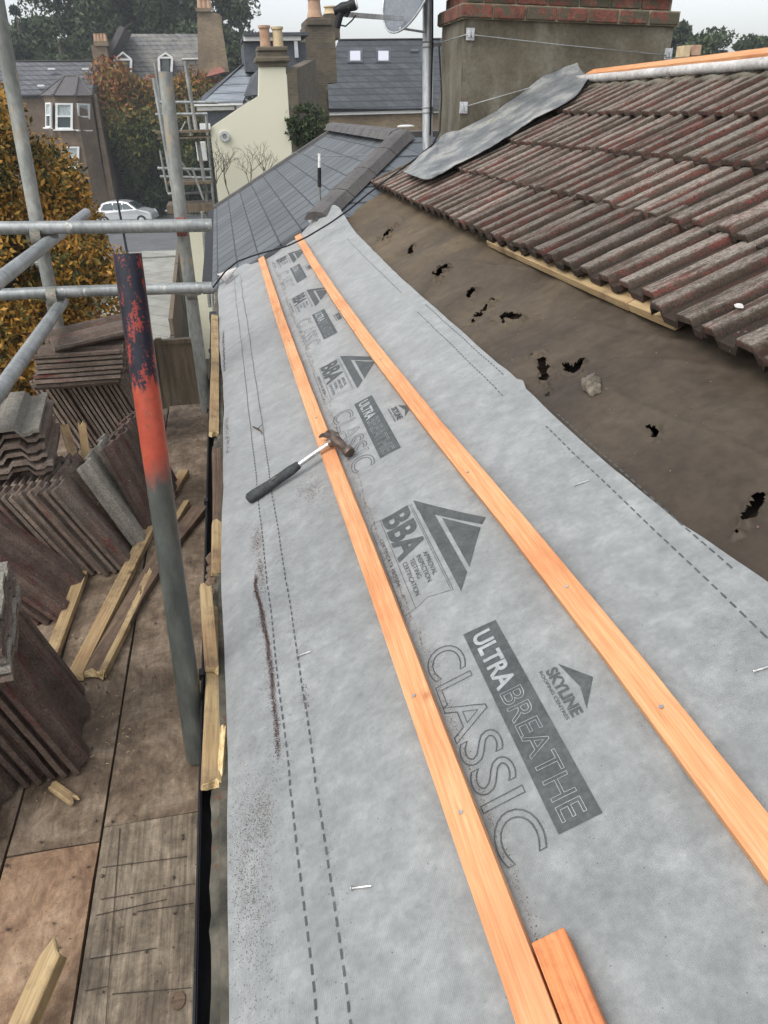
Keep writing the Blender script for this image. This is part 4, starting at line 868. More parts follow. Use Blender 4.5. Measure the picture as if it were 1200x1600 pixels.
for (a, b) in [((160,1355),(292,1338)),((157,1405),(305,1380)),((150,1430),(260,1405)),((215,1424),(302,1411)),((140,1498),(245,1481)),((133,1548),(168,1541)),((175,1553),(300,1543)),((187,1294),(165,1600))]:
    p, q = az(a[0],a[1],-1.2952), az(b[0],b[1],-1.2952); d = (q-p).normalized().cross(Vector((0,0,1)))*.0008
    mb.prism([p-d,p+d,q+d*.6,q-d*.6], (0,0,-.0008))
mb.build('saw_cut', M_['gap_dark'], bd1)
mb = MB(); p = az(278,1563,-1.2955); mb.prism([p+Vector((math.cos(t)*.012,math.sin(t)*.016,0)) for t in [i*math.pi/6 for i in range(12)]], (0,0,-.0014)); mb.build('knot', M_['old_plank'], bd1)

# timber lying on the deck
Z = -1.295; dt = 'old battens lying on the deck'
stick('old_batten', 'longest yellow old batten with bent nails lying diagonally on the deck', 'batten', [az(120,1062,Z), az(232,835,Z), az(288,742,Z)], .040, .022, M_['old_batten'], dt, .012, .01, up=UPZ)
stick('old_batten', 'thin old batten lying tight against the right side of the longest one', 'batten', [az(212,950,Z), az(262,840,Z), az(292,790,Z)], .022, .020, M_['old_batten'], dt, .02, .01, up=UPZ)
stick('old_plank', 'split dark brown plank under the scaffold upright on the deck', 'plank', [az(150,1055,Z), az(215,935,Z), az(262,862,Z), az(312,800,Z)], .055, .020, M_['old_plank'], dt, .02, .012, up=UPZ)
stick('wood_splinter', 'orange split sliver beside the dark brown plank on the deck', 'splinter', [az(165,1052,Z), az(196,990,Z), az(219,940,Z)], .018, .022, M_['old_batten'], dt, .03, .04, up=UPZ)
stick('old_batten', 'short yellow old batten poking out from under the nearest tile stack', 'batten', [az(80,1035,Z), az(130,900,Z)], .034, .020, M_['old_batten'], dt, .008, .006, up=UPZ)
stick('batten_stub', 'yellow batten stub with white broken end at the bottom left of the deck', 'batten', [az(20,1660,Z+.02), az(86,1508,Z+.045)], .036, .034, M_['old_batten'], dt, .01, .035, up=UPZ, bevel=.004)
stick('wood_chip', 'small broken wood chip lying in front of the nearest tile stack', 'wood chip', [az(84,1232,Z), az(112,1252,Z)], .022, .014, M_['old_batten'], dt, .01, .02, up=UPZ, bevel=.003, seglen=.02)
stick('batten_piece', 'split timber piece standing between the pale flat tiles and the far stack', 'batten', [at(130,765,2.42), at(102,672,2.62)], .028, .018, M_['old_batten'], dt, .01, .02, up=Vector((.3,-1,.3)))
stick('batten_piece', 'shorter split timber piece standing right of the other one among the stacks', 'batten', [at(138,740,2.52), at(128,668,2.62)], .026, .018, M_['old_batten'], dt, .01, .02, up=Vector((.3,-1,.3)))
mb = MB()
for k in range(45):                         # wood shavings and white crumbs
    a = random.choice([(150,1075),(165,1110),(100,1010),(175,1150),(60,1240),(110,1020)]); p = az(a[0]+random.gauss(0,22), a[1]+random.gauss(0,26), Z+.001); t = random.random()*6
    d = Vector((math.cos(t), math.sin(t), 0))*random.uniform(.002,.011); s_ = Vector((-d.y,d.x,0)).normalized()*.0007; mb.prism([p-s_,p+s_*.2,p+d+s_*.4,p+d-s_*.3], (0,0,.001))
tag(mb.build('wood_shavings', M_['broken_wood']), kind='stuff', label='pale wood shavings scattered on the deck boards')
mb = MB()
for k in range(700):
    p = Vector((random.uniform(-.75,-.22), random.uniform(.7,3.6), Z)); r = .001+.0035*random.random()**4
    mb.lathe([(0,0),(r,0),(r*.8,r*.7),(0,r)], Matrix.Translation(p), 5)
tag(mb.build('tile_crumbs', M_['tile_stack']), kind='stuff', label='dark tile crumbs scattered over the deck')
mb = MB(); mb2 = MB()
def grain(m_, u, y, r):
    p = W(u, y, memb_n(u, y)+.0004); a = random.random()*6; b = len(m_.v)
    for t in range(3): m_.v.append(p + U*(r*math.cos(a+t*2.1)) + Vector((0, r*math.sin(a+t*2.1)*random.uniform(.7,1.3), 0)))
    m_.v.append(p + NN*r*.8); m_.f += [(b,b+1,b+3),(b+1,b+2,b+3),(b+2,b,b+3)]; m_.m += [0,0,0]
for k in range(5200):
    t = random.random()**.8; y = 1.06 + .62*t; c0 = .118 + .008*math.sin(t*5) + .006*nz(t*6, 3)
    grain(mb2, random.gauss(c0, .0020 + .0045*abs(nz(y*7, 4)) + .0012*(1-t)), y + random.gauss(0, .012), random.uniform(.0005, .0012))
for k in range(900): grain(mb2, random.gauss(.12, .014), random.uniform(1.0, 1.75), random.uniform(.0005, .0011))
for k in range(700): grain(mb, random.gauss(.122, .010), random.gauss(1.86, .04), random.uniform(.0006, .0014))
for k in range(500): grain(mb, random.gauss(.125, .006), random.gauss(1.70, .05), random.uniform(.0006, .0014))
for k in range(1700): grain(mb, random.gauss(.052, .022), random.gauss(.86, .10), random.uniform(.0004, .0012))
for k in range(600): grain(mb, random.gauss(.085, .012), random.gauss(.95, .035), random.uniform(.0004, .0011))
for k in range(1500): grain(mb, abs(random.gauss(.04, .03))+.01, random.uniform(.3, 1.3), random.uniform(.0003, .0009))
for k in range(900): grain(mb, random.gauss(.305, .03), random.gauss(1.98, .06), random.uniform(.0006, .0014))
for k in range(700): grain(mb, random.gauss(.20, .035), random.gauss(1.5, .25), random.uniform(.0005, .001))
for k in range(2500): y = random.uniform(.3, 5.5); grain(mb, .43+abs(random.gauss(0, .006))+.012*(y < 1.2), y, random.uniform(.0005, .0015))
for k in range(1500): y = random.uniform(.6, 5.5); grain(mb, .19 + random.gauss(0, .006), y, random.uniform(.0004, .001))
for k in range(1500): grain(mb, random.uniform(.02,.95), random.uniform(.3,4), random.uniform(.0004, .0012))
for k in range(350): grain(mb2, random.gauss(.038, .006), random.uniform(2.6,2.95), random.uniform(.0007, .0018))
for k in range(500): y = random.uniform(3.6,4.35); grain(mb2, random.gauss(.036, .004)+.006*nz(y*4,2), y, random.uniform(.001, .0024))
for k in range(60): grain(mb2, random.gauss(.19, .004), random.gauss(1.17,.02), random.uniform(.0007, .0016))
tag(mb2.build('red_tile_dust', M_['dust']), kind='stuff', label='streak of dark red tile grit on the membrane near the eave')
for k in range(160):
    u, y = random.uniform(1.0,1.3), random.uniform(.8,5); p = W(u, y, felt_n(u, y)+.0005); r = random.uniform(.001,.003); mb.lathe([(0,0),(r,0),(r*.8,r*.7),(0,r)], Matrix.Translation(p), 5)
tag(mb.build('grit', M_['tile_stack']), kind='stuff', label='fine dark grit sprinkled over the membrane and felt')

# ------------------------------------------------------------------ stacks of tiles on the deck
SP = [(0,0),(.018,0),(.034,.020),(.072,.020),(.088,0),(.160,0),(.176,.020),(.222,.020),(.238,0),(.262,0),(.272,.008),(.290,.008)]
sm = {k: [tile_mesh('roof_tile', [M_[k]], SP, .335, .012, s*2.1) for s in range(3)] for k in ('tile_stack', 'tile_dark', 'tile_pale')}
def put_tile(M, label, grp, kind='tile_stack'):
    o = bpy.data.objects.new('roof_tile', random.choice(sm[kind])); C.objects.link(o); o.matrix_basis = M; return tag(o, label, 'roof tile', grp)
def axes(xa, ya, o):
    xa = Vector(xa).normalized(); ya = Vector(ya); ya = (ya - xa*ya.dot(xa)).normalized(); za = xa.cross(ya); M = Matrix((xa, ya, za)).transposed().to_4x4(); M.translation = Vector(o); return M
def leaning(n, base, step, lean, wdir, label, grp, kind='tile_stack', jit=.008):
    """tiles standing on their short end; lean = direction from foot to head, wdir = direction of the width"""
    for i in range(n):
        b = Vector(base) + Vector(step)*i + Vector((random.uniform(-.002,.002), random.uniform(-jit,jit), 0))
        put_tile(axes(wdir, lean, b), label, grp, kind)
DZ = -1.292
# far stack: a leaning row with flat tiles on top
leaning(17, (-.755,3.31,DZ), (.0215,-.001,0), (-.36,-.10,.92), (0.04,1,0), 'edge-on brown tile leaning in the far stack below the flat tiles', 'leaning tiles of the far stack')
for i in range(7):
    o = Vector((-.835+.005*i, 3.16 + random.uniform(-.01,.01), -.975+.0195*i))
    put_tile(axes((.02,1,0), (1,-.02,0), o + Vector((random.uniform(-.010,.010),0,.012))) , 'flat tile in the pile on top of the far leaning stack', 'flat tiles on the far stack')
put_tile(axes((-.30,.9,.04), (.95,.32,.09), Vector((-.72,3.16,-.818))), 'mossy tile tipped askew on top of the far stack', None, 'tile_stack')
# middle row with pale flat tiles on the left
leaning(18, (-.842,2.215,DZ), (.0235,-.001,0), (-.46,.0,.89), (.06,1,0), 'edge-on grey tile leaning in the middle row of the deck', 'leaning tiles of the middle row', jit=.012)
for i in range(6):
    put_tile(axes((1,.10,.0), (-.10,1,.02*(i%2)), Vector((-.905+.010*nz(i*1.7,2)*3,2.30+random.uniform(-.015,.015),-.975+.027*i))), 'flat tile in the pile of wavy-edged tiles left of the far stack' if i < 5 else 'pale lichened tile on top of the wavy-edged pile', 'flat tiles on the middle row' if i < 5 else None, 'tile_stack' if i < 5 else 'tile_pale')
leaning(1, (-.408,2.33,DZ), (0,0,0), (-.40,-.05,.90), (.12,.95,0), 'pale grey ribbed tile leaning between the middle row and the dark red ones', None, 'tile_pale')
leaning(3, (-.385,2.44,DZ), (.020,.05,0), (-.30,-.10,.92), (.12,.9,0), 'dark red tile leaning on the right end of the middle row', 'dark tiles ending the middle row', 'tile_dark')
leaning(5, (-.600,1.97,DZ), (-.030,-.004,0), (-.64,0,.72), (.15,1,0), 'dark red tile leaning low between the nearest stack and the middle row', 'low dark tiles behind the nearest stack', 'tile_dark')
# nearest stack
leaning(9, (-.452,1.345,DZ), (-.0265,-.002,0), (-.30,-.03,.94), (-.13,1,0), 'dark tile leaning in the nearest stack at the left of the deck', 'leaning tiles of the nearest stack', 'tile_dark', .005)
for i in range(5):
    put_tile(axes((-.15,1,0.0), (-1,-.15,.03), Vector((-.500-.014*nz(i*2.1,7),1.28+.014*nz(i*1.9,3),-.952+.021*i))), 'flat mossy tile lying on top of the nearest stack', 'flat tiles on the nearest stack', 'tile_pale' if i in (1, 4) else 'tile_stack')
leaning(3, (-.62,1.13,DZ), (-.030,0,0), (-.25,-.05,.95), (.1,1,0), 'dark tile standing at the left edge of the picture in front of the nearest stack', 'dark tiles in front of the nearest stack', 'tile_dark')
print('stacks ok')

# ------------------------------------------------------------------ vegetation
def leaves(mb, c, rad, n, size, shell=.55, squash=1.0, holes_=0.0, ns=1.0):
    c = Vector(c)
    for _ in range(n):
        d = Vector((random.gauss(0,1), random.gauss(0,1), random.gauss(0,1))).normalized(); r = shell + (1-shell)*random.random()**.6
        p = Vector((d.x*rad[0], d.y*rad[1], d.z*rad[2]))*r
        k = nz((c.x+p.x)*ns, (c.y+p.y)*ns, (c.z+p.z)*ns)
        if k < holes_: continue
        p = c + p*(1+.18*k)
        a = Vector((random.gauss(0,1), random.gauss(0,1), random.gauss(0,.7))).normalized(); b = a.orthogonal().normalized(); b = Matrix.Rotation(random.random()*6.28, 3, a) @ b
        s_ = size*random.uniform(.6,1.3); q = len(mb.v); e = a.cross(b)
        mb.v += [p-b*s_, p+e*s_*.42, p+b*s_, p-e*s_*.42]; mb.f.append((q, q+1, q+2, q+3)); mb.m.append(0)
def limbs(base, top, r, n=6, spread=.4):
    mb = MB(); base, top = Vector(base), Vector(top); H = (top-base).length
    mb.tube([base, base.lerp(top,.4)+Vector((.02*H,0,0)), base.lerp(top,.7), top], [r, r*.75, r*.5, r*.2], 8)
    for k in range(n):
        t = .35+.5*k/n; p = base.lerp(top, t); a = k*2.4; q = p + Vector((math.cos(a)*spread*H, math.sin(a)*spread*H, .7*spread*H)); mb.tube([p, p.lerp(q,.5)+Vector((0,0,.03*H)), q], [r*.4, r*.25, r*.08], 6)
    return mb
def tree(label, c, rad, n, size, m, base_z=GZ, clumps=12, group=None, hol=-.15, ns=1.0, seed=1, tr=.2):
    random.seed(seed); c = Vector(c); t = thing('tree', label, 'tree', (c.x, c.y, base_z), group)
    limbs((c.x, c.y, base_z), (c.x, c.y, c.z+rad[2]*.45), tr, 9, .5*rad[0]/(c.z+rad[2]*.45-base_z)).build('trunk', M_['shrub_bark'], t, smooth=True)
    mb = MB()
    for k in range(clumps):
        d = Vector((random.gauss(0,1), random.gauss(0,1), random.gauss(0,1))).normalized()*random.uniform(.45,.92)
        cc = c + Vector((d.x*rad[0], d.y*rad[1], d.z*rad[2])); f = random.uniform(.20,.42)
        leaves(mb, cc, (rad[0]*f, rad[1]*f, rad[2]*f*.85), n//clumps, size, .25, 1, hol, ns)
    leaves(mb, c, (rad[0]*.78, rad[1]*.78, rad[2]*.78), n//4, size, .3, 1, hol, ns)
    mb.build('crown', M_[m], t); return t
ot = at(20,400,11.5)
tree('large autumn tree with orange and yellow leaves behind the scaffold rails', (ot.x-.27, 11.6, ot.z-.28), (1.5, 1.5, 2.1), 135000, .046, 'leaf_orange', clumps=60, hol=-.22, ns=1.3, seed=3, tr=.16)
mt_ = at(242,200,63)
tree('tall tree turning red at the top and dark green below, beside the brown brick house', (mt_.x+.5, 63, mt_.z-.75), (4.5, 3.6, 5.5), 80000, .17, 'leaf_mid', clumps=60, hol=-.22, ns=.5, seed=5, tr=.3)
bt = 'dark trees behind the far houses'
for i, (px, py, Y, rx, rz, lab) in enumerate([
    (95,84,84,4.2,2.6,'dark green tree right of the conifer, low behind the brown roof'), (160,20,88,6.6,8.5,'biggest dark tree, above the chimney between the two far houses'), (232,22,90,7.0,8.2,'dark tree above the lichened slate roof with sky gaps'),
    (300,30,92,6.0,7.0,'lighter green tree behind the tall brick chimney stack'), (350,72,78,4.2,4.8,'round green tree right of the tall brick chimney stack'), (22,100,80,5.0,2.4,'low dark tree at the left edge behind the brown roof'),
    (120,75,95,6,3,'dark tree filling in behind the brown roof ridge'), (205,70,98,9,6,'dark tree filling in low behind the coping wall')]):
    c = at(px, py, Y); tree(lab, (c.x, Y, c.z), (rx, 4, rz), 26000, .25, 'leaf_dark', clumps=34, group=bt, hol=-.02, ns=.35, seed=20+i, tr=.5)
c = at(24,20,82); t = thing('conifer', 'small pointed conifer at the top left against the sky', 'tree', (c.x, 82, GZ)); random.seed(4)
MB().tube([(c.x,82,GZ),(c.x,82,at(17,20,82).z)], [.3,.05], 8).build('trunk', M_['shrub_bark'], t)
mb = MB(); zt = at(24,14,82).z
for k in range(12):
    z = zt - .3 - k*.75; r = .35+.24*k; leaves(mb, (c.x+.15*math.sin(k*2), 82, z), (r, r, .42), 700, .3, .2, 1, -.15, .5)
mb.build('crown', M_['leaf_conifer'], t)
for i, (px, py, Y, rx, rz, lab) in enumerate([(1120,78,62,2.9,2.0,'round dark tree on the skyline right of the big chimney'), (1060,90,58,1.8,2.4,'green tree tight against the right side of the big chimney'), (1185,84,70,3.2,1.4,'pale low trees at the right edge of the skyline'), (1090,105,50,3.0,1.0,'bright green bush below the skyline by the terracotta pot'), (1165,102,48,2.6,.9,'green bush just above the orange ridge batten')]):
    c = at(px, py, Y); tree(lab, (c.x, Y, c.z-.2), (rx, 2.5, rz), 9000, .20, 'leaf_dark' if i < 2 else 'leaf_shrub', clumps=12, group='trees right of the chimney', hol=-.2, ns=.5, seed=40+i, tr=.25)
random.seed(11)
c = az(295,615,-5.9); mb = MB()
for k in range(9): leaves(mb, (c.x-.9+.28*k, c.y+random.uniform(-.3,.3), GZ+.5+.3*random.random()), (.5,.5,.5), 700, .06, .3, 1, -.2, 3)
tag(mb.build('shrub', M_['leaf_shrub']), 'dark green shrub in the garden below the timber fence', 'shrub')
mb = MB()                                   # ivy on the brick flank
for k in range(10): c = at(478+random.uniform(-14,14), 195+random.uniform(-12,30), 21.9); leaves(mb, c, (.35,.2,.35), 260, .07, .2, 1, -.3, 3)
tag(mb.build('ivy', M_['leaf_shrub']), 'green ivy growing on the dark brick flank right of the cream wall', 'ivy')

# ------------------------------------------------------------------ cream house
ce = thing('cream_house', 'cream rendered end house with dark brick chimney and two pots', 'house', (at(390,200,22).x, 24, GZ))
def P(Y, *pp): return [at(x, y, Y) for x, y in pp]
def down(x, y, Y): p = at(x, y, Y); return Vector((p.x, Y, GZ))
pts = P(22, (328,200),(378,166),(404,150),(405,104),(446,104),(456,235)); pts = [down(328,200,22)] + pts + [down(456,235,22)]
MB().prism(pts, (0,.4,0)).build('rendered_wall', M_['cream'], ce)
a = at(446,104,22); b = at(456,235,22); zt = at(447,100,22).z
MB().prism([(a.x+.01,22.02,GZ),(a.x+.02,22.02,a.z-.05),(at(480,92,26).x,26,at(480,92,26).z),(at(497,200,26).x,26,GZ)], (.25,0,0)).build('brick_flank', M_['sooty'], ce)
def bx(px0, py0, px1, py1, Y, d, nm, m, par, bevel=0):
    a, b = at(px0, py1, Y), at(px1, py0, Y); return MB().box((a.x, Y, a.z), (b.x, Y+d, b.z)).build(nm, M_[m], par, bevel=bevel)
bx(404,80,448,104,21.95,.75,'chimney_stack','sooty',ce); bx(399,88,453,97,21.87,.9,'chimney_corbel','sooty',ce,.03); bx(402,72,450,80,21.9,.85,'chimney_corbel','sooty',ce,.03)
for px, m, top in ((415,'pot',40),(435,'pot_buff',42)):
    p = at(px,73,22.3); zt = at(px,top,22.3).z; h = zt-p.z
    MB().lathe([(.13,0),(.12,h*.85),(.15,h*.88),(.15,h),(.11,h),(.11,h*.5)], Matrix.Translation(p), 14).build('chimney_pot', M_[m], ce, smooth='auto')
MB().prism([at(311,161,24.5), at(379,160,23.6), at(398,112,26), at(386,96,27)], (0,.1,-.06)).build('slate_slope', M_['slate_pale'], ce)
MB().prism([at(308,158,24.4), at(316,150,25), at(388,92,27), at(386,98,27), at(313,162,24.4)], (0,.3,0)).build('verge', M_['dark'], ce)
bx(303,161,379,166,23.5,.15,'white_gutter','white',ce); bx(308,166,366,173,23.6,.4,'white_fascia','white',ce); bx(318,173,372,196,23.7,.2,'dark_window_wall','dark',ce)
bx(313,193,328,206,21.9,.5,'white_boxed_eave','white',ce)
MB().prism([at(381,150,23), at(404,148,22.6), at(404,108,22.6), at(393,118,23)], (0,.2,0)).build('lead_valley', M_['dark'], ce)
bx(384,66,478,112,25.5,2.5,'dormer','dark',ce); bx(381,56,470,64,25.3,.15,'dormer_fascia','white',ce); bx(381,50,482,56,25.2,3,'dormer_roof','dark',ce)
bx(461,64,465,90,25.35,.1,'dormer_post','alu',ce)
MB().lathe([(0,-.1),(.10,-.1),(.13,0),(.12,.03),(.06,.03),(.05,-.03)], Matrix.Translation(at(351,213,21.95)) @ Matrix.Rotation(math.pi/2, 4, 'X'), 14).build('flue', M_['alu'], ce)
# party wall with stacks
pw = thing('chimney_stack', 'tall dark brick party wall chimney with round pots left of the far slate roof', 'chimney', (at(503,100,30).x, 30, GZ))
bx(481,40,523,130,30,1.6,'shaft','sooty',pw); bx(479,28,519,40,29.9,1.8,'corbel','sooty',pw,.04); bx(476,130,512,190,29.8,1.0,'shoulder','sooty',pw)
MB().prism([at(476,190,29), at(460,235,29), at(497,235,29), at(512,180,29), at(508,130,29), at(486,135,29)], (0,1,0)).build('raking_wall', M_['sooty'], pw)
bx(508,22,530,60,31.5,1.5,'rear_shaft','sooty',pw); 
for px, t_, Y in ((492,-6,30.4),(517,10,32)):
    p = at(px,28 if px<500 else 22,Y); h = at(px,t_,Y).z-p.z; MB().lathe([(.27,0),(.22,h*.3),(.2,h*.8),(.25,h*.85),(.25,h),(.17,h)], Matrix.Translation(p), 12).build('chimney_pot', M_['pot'] if px<500 else M_['pot_buff'], pw, smooth='auto')
# far slate-roofed house with roof windows
sl_ = thing('slate_roofed_house', 'brick house with large dark slate roof and two small roof windows', 'house', (at(590,200,38).x, 40, GZ))
ra, rb, rc, rdd = at(489,170,38), at(800,170,38), at(800,61,42.5), at(529,62,42.5)
MB().prism([ra, rb, rc, rdd], (0,.3,-.1)).build('roof', M_['slate_far'], sl_)
a = at(497,174,38.2); b = at(800,174,38.2); MB().box((a.x,38.2,GZ),(b.x,44,a.z)).build('wall', M_['stock'], sl_)
bx(491,168,800,173,37.9,.15,'gutter','black',sl_); bx(498,173,800,176,38.0,.1,'white_fascia','white',sl_)
bx(529,58,800,62,42.4,.4,'ridge','ridge_tile',sl_)
pn_ = (rb-ra).cross(rdd-ra).normalized(); pn_ = -pn_ if pn_.y > 0 else pn_
def onroof(px, py, off=0.0):
    d = ray(px, py); o_ = ra + pn_*off; return d*(o_.dot(pn_)/d.dot(pn_))
for (x0, y0, x1, y1) in ((543,76,567,99),(587,76,611,99),(657,76,676,99)):
    w1 = MB().prism([onroof(x0,y1,.02),onroof(x1,y1,.02),onroof(x1,y0,.02),onroof(x0,y0,.02)], pn_*.05).build('roof_window', M_['dark'], sl_)
    MB().prism([onroof(x0+4,y1-4,.06),onroof(x1-4,y1-4,.06),onroof(x1-4,y0+4,.06),onroof(x0+4,y0+4,.06)], pn_*.02).build('pane', M_['skyglass'], w1)
MB().prism([onroof(641,84,.02),onroof(653,84,.02),onroof(653,80,.02),onroof(641,80,.02)], pn_*.12).build('roof_vent', M_['dark'], sl_)
a = at(632,199,12); MB().lathe([(.16,-.03),(.16,.02),(.10,.05),(0,.06)], Matrix.Translation(at(634,197,37.5)) @ Matrix.Scale(2.4,4,(1,0,0)), 14).build('white_cowl', M_['white'], sl_)
# ------------------------------------------------------------------ far brown brick house with bay
h1 = thing('bay_fronted_house', 'brown brick house with bay window and hipped bay roof at the far left', 'house', (at(90,200,60).x, 62, GZ))
Y1 = 60.0
MB().prism([down(-60,147,Y1), down(152,147,Y1), at(150,147,Y1), at(-60,150,Y1)], (0,7,0)).build('wall', M_['stock_pink'], h1)
MB().prism([at(-60,150,Y1-.4), at(143,148,Y1-.4), at(161,112,Y1+5), at(150,96,Y1+5), at(-60,95,Y1+5)], (0,.3,-.15)).build('roof', M_['slate_left'], h1)
MB().prism([at(143,148,Y1), at(161,112,Y1+5), Vector((at(166,150,Y1+6).x,Y1+6,GZ)), Vector((at(146,200,Y1).x,Y1,GZ))], (.1,0,0)).build('gable_wall', M_['stock_pink'], h1)
bx(-60,93,150,97,Y1+4.8,.5,'ridge','ridge_tile',h1)
by = Y1-1.4; bl = [at(66,150,Y1-.1), at(84,150,by), at(116,150,by), at(141,150,Y1-.1)]
mb = MB(); mb.prism([Vector((p.x,p.y,GZ)) for p in bl], (0,0,bl[0].z-GZ)); mb.build('bay', M_['stock_pink'], h1)
ap = at(100,119,Y1+2.0); mb = MB(); e = [at(62,149,Y1-.3), at(82,149,by-.3), at(117,149,by-.3), at(144,149,Y1-.3)]
mb.add(e+[ap, ap+Vector((.9,0,0))], [(0,1,4),(1,2,5,4),(2,3,5),(0,4,5,3)]); mb.build('bay_roof', M_['ridge_tile'], h1)
mb = MB(); 
for q in e: mb.tube([q, ap if q.x < ap.x+.3 else ap+Vector((.9,0,0))], .09, 6)
mb.tube([ap, ap+Vector((.9,0,0))], .1, 6); mb.build('bay_hip_tiles', M_['ridge_tile'], h1)
def sash(par, px0, py0, px1, py1, Y0, Y1_):
    a, b, c_, d_2 = at(px0,py1,Y0), at(px1,py1,Y1_), at(px1,py0,Y1_), at(px0,py0,Y0); nrm_ = (b-a).cross(d_2-a).normalized(); nrm_ = -nrm_ if nrm_.y > 0 else nrm_
    def q(s, t, o): return a + (b-a)*s + (d_2-a)*t + nrm_*o
    fr = MB()
    for (s0, s1, t0, t1) in ((0,.13,0,1),(.87,1,0,1),(.13,.87,0,.07),(.13,.87,.93,1),(.13,.87,.47,.53)): fr.prism([q(s0,t0,.02),q(s1,t0,.02),q(s1,t1,.02),q(s0,t1,.02)], nrm_*.12)
    fr.prism([q(-.1,-.05,.02),q(1.1,-.05,.02),q(1.1,0,.02),q(-.1,0,.02)], nrm_*.25)
    f = fr.build('window', M_['white'], par)
    MB().prism([q(.13,.07,.03),q(.87,.07,.03),q(.87,.47,.03),q(.13,.47,.03)], nrm_*.02).build('pane', M_['glass'], f)
    MB().prism([q(.13,.53,.03),q(.87,.53,.03),q(.87,.93,.03),q(.13,.93,.03)], nrm_*.02).build('pane', M_['curtain'], f)
sash(h1, 87,161,114,202, by-.02, by-.02); sash(h1, 119,161,138,202, by+.08, by+1.02); sash(h1, 74,161,82,200, by+.62, by+.05)
sash(h1, 100,229,124,262, by-.02, by-.02); sash(h1, 121,228,139,262, by+.15, by+1.02)
bx(148,70,166,106,Y1+4.5,1.2,'chimney','stock_pink',h1); bx(147,64,168,72,Y1+4.4,1.4,'chimney_corbel','stock',h1)
for k in range(4): p = at(150+k*5,64,Y1+5); MB().lathe([(.14,0),(.11,.4),(.14,.45)], Matrix.Translation(p), 8).build('chimney_pot', M_['pot'], h1)
for px, py in ((82,108),(135,108),(18,107),(66,134)): p = at(px,py,Y1+3 if py<120 else Y1+.6); MB().box((p.x-.22,p.y-.5,p.z-.05),(p.x+.22,p.y-.1,p.z+.05)).build('roof_vent', M_['white'], h1)
# far lichened house with dormers
h2 = thing('dormer_house', 'far house with lichened slate mansard, white dormer windows and a tall brick stack', 'house', (at(250,200,66).x, 68, GZ)); Y2 = 66.0
MB().prism([at(168,124,Y2), at(340,124,Y2), at(320,53,Y2+5), at(192,53,Y2+5)], (0,.3,-.15)).build('roof', M_['slate_old'], h2)
MB().prism([down(168,130,Y2+.2), down(345,130,Y2+.2), at(345,122,Y2+.2), at(168,122,Y2+.2)], (0,6,0)).build('wall', M_['stock_pink'], h2)
MB().prism([at(161,127,Y2-.6), at(168,127,Y2-.6), at(171,92,Y2-.6), at(195,44,Y2-.6), at(189,40,Y2-.6), at(184,43,Y2-.6), at(163,90,Y2-.6)], (0,5,0)).build('coping_wall', M_['ridge_tile'], h2)
bx(161,125,212,130,Y2-.6,.3,'gutter','dark',h2)
def dormer(x0, x1, y0, y1, pk):
    dm_ = bx(x0,y0,x1,y1,Y2-.3,2.5,'dormer','slate_left',h2)
    a, b, c_ = at(x0-2,y0,Y2-.45), at(x1+2,y0,Y2-.45), at((x0+x1)/2,pk,Y2-.45)
    MB().prism([a,b,c_], (0,2.5,0)).build('dormer_gable', M_['slate_left'], dm_)
    mb = MB(); mb.tube([a,c_,b], .09, 4); mb.tube([a,at(x0-1,y1,Y2-.45)], .11, 4); mb.tube([b,at(x1+1,y1,Y2-.45)], .11, 4); mb.tube([a,b], .08, 4); mb.build('dormer_trim', M_['white'], dm_)
    MB().prism([at(x0+3,y1,Y2-.36),at(x1-3,y1,Y2-.36),at(x1-3,y0+2,Y2-.36),at(x0+3,y0+2,Y2-.36)], (0,.03,0)).build('pane', M_['glass'], dm_)
dormer(181,203,93,120,82); dormer(250,267,90,112,83)
bx(286,92,313,108,Y2-.2,.3,'parapet','slate_old',h2); bx(284,90,314,93,Y2-.3,.3,'parapet_coping','white',h2)
mb = MB(); mb.prism([at(310,118,Y2-3), at(358,112,Y2-3), at(344,22,Y2-3), at(308,14,Y2-3)], (0,3,0)); mb.build('brick_stack', M_['stock'], h2)
bx(306,12,330,18,Y2-3.2,3.2,'stack_cap','stock',h2)
for k in range(3): p = at(313+k*7,13+k,Y2-2.5); MB().lathe([(.2,0),(.16,.5),(.2,.6)], Matrix.Translation(p), 8).build('chimney_pot', M_['pot'], h2)
MB().prism([at(322,120,Y2-4), at(352,112,Y2-4), at(345,104,Y2-3), at(330,108,Y2-3)], (0,.2,-.1)).build('red_lean_to', M_['redstep'], h2)
# chimney peeping right
rc_ = thing('far_chimney', 'small distant brick chimney with square terracotta pot right of the big chimney', 'chimney', at(1080,130,30))
bx(1060,88,1096,135,30,1.0,'shaft','stock',rc_); bx(1066,71,1080,90,30.1,.5,'chimney_pot','pot_buff',rc_,.02); bx(1080,70,1097,87,30.2,.5,'chimney_pot','pot',rc_,.02)

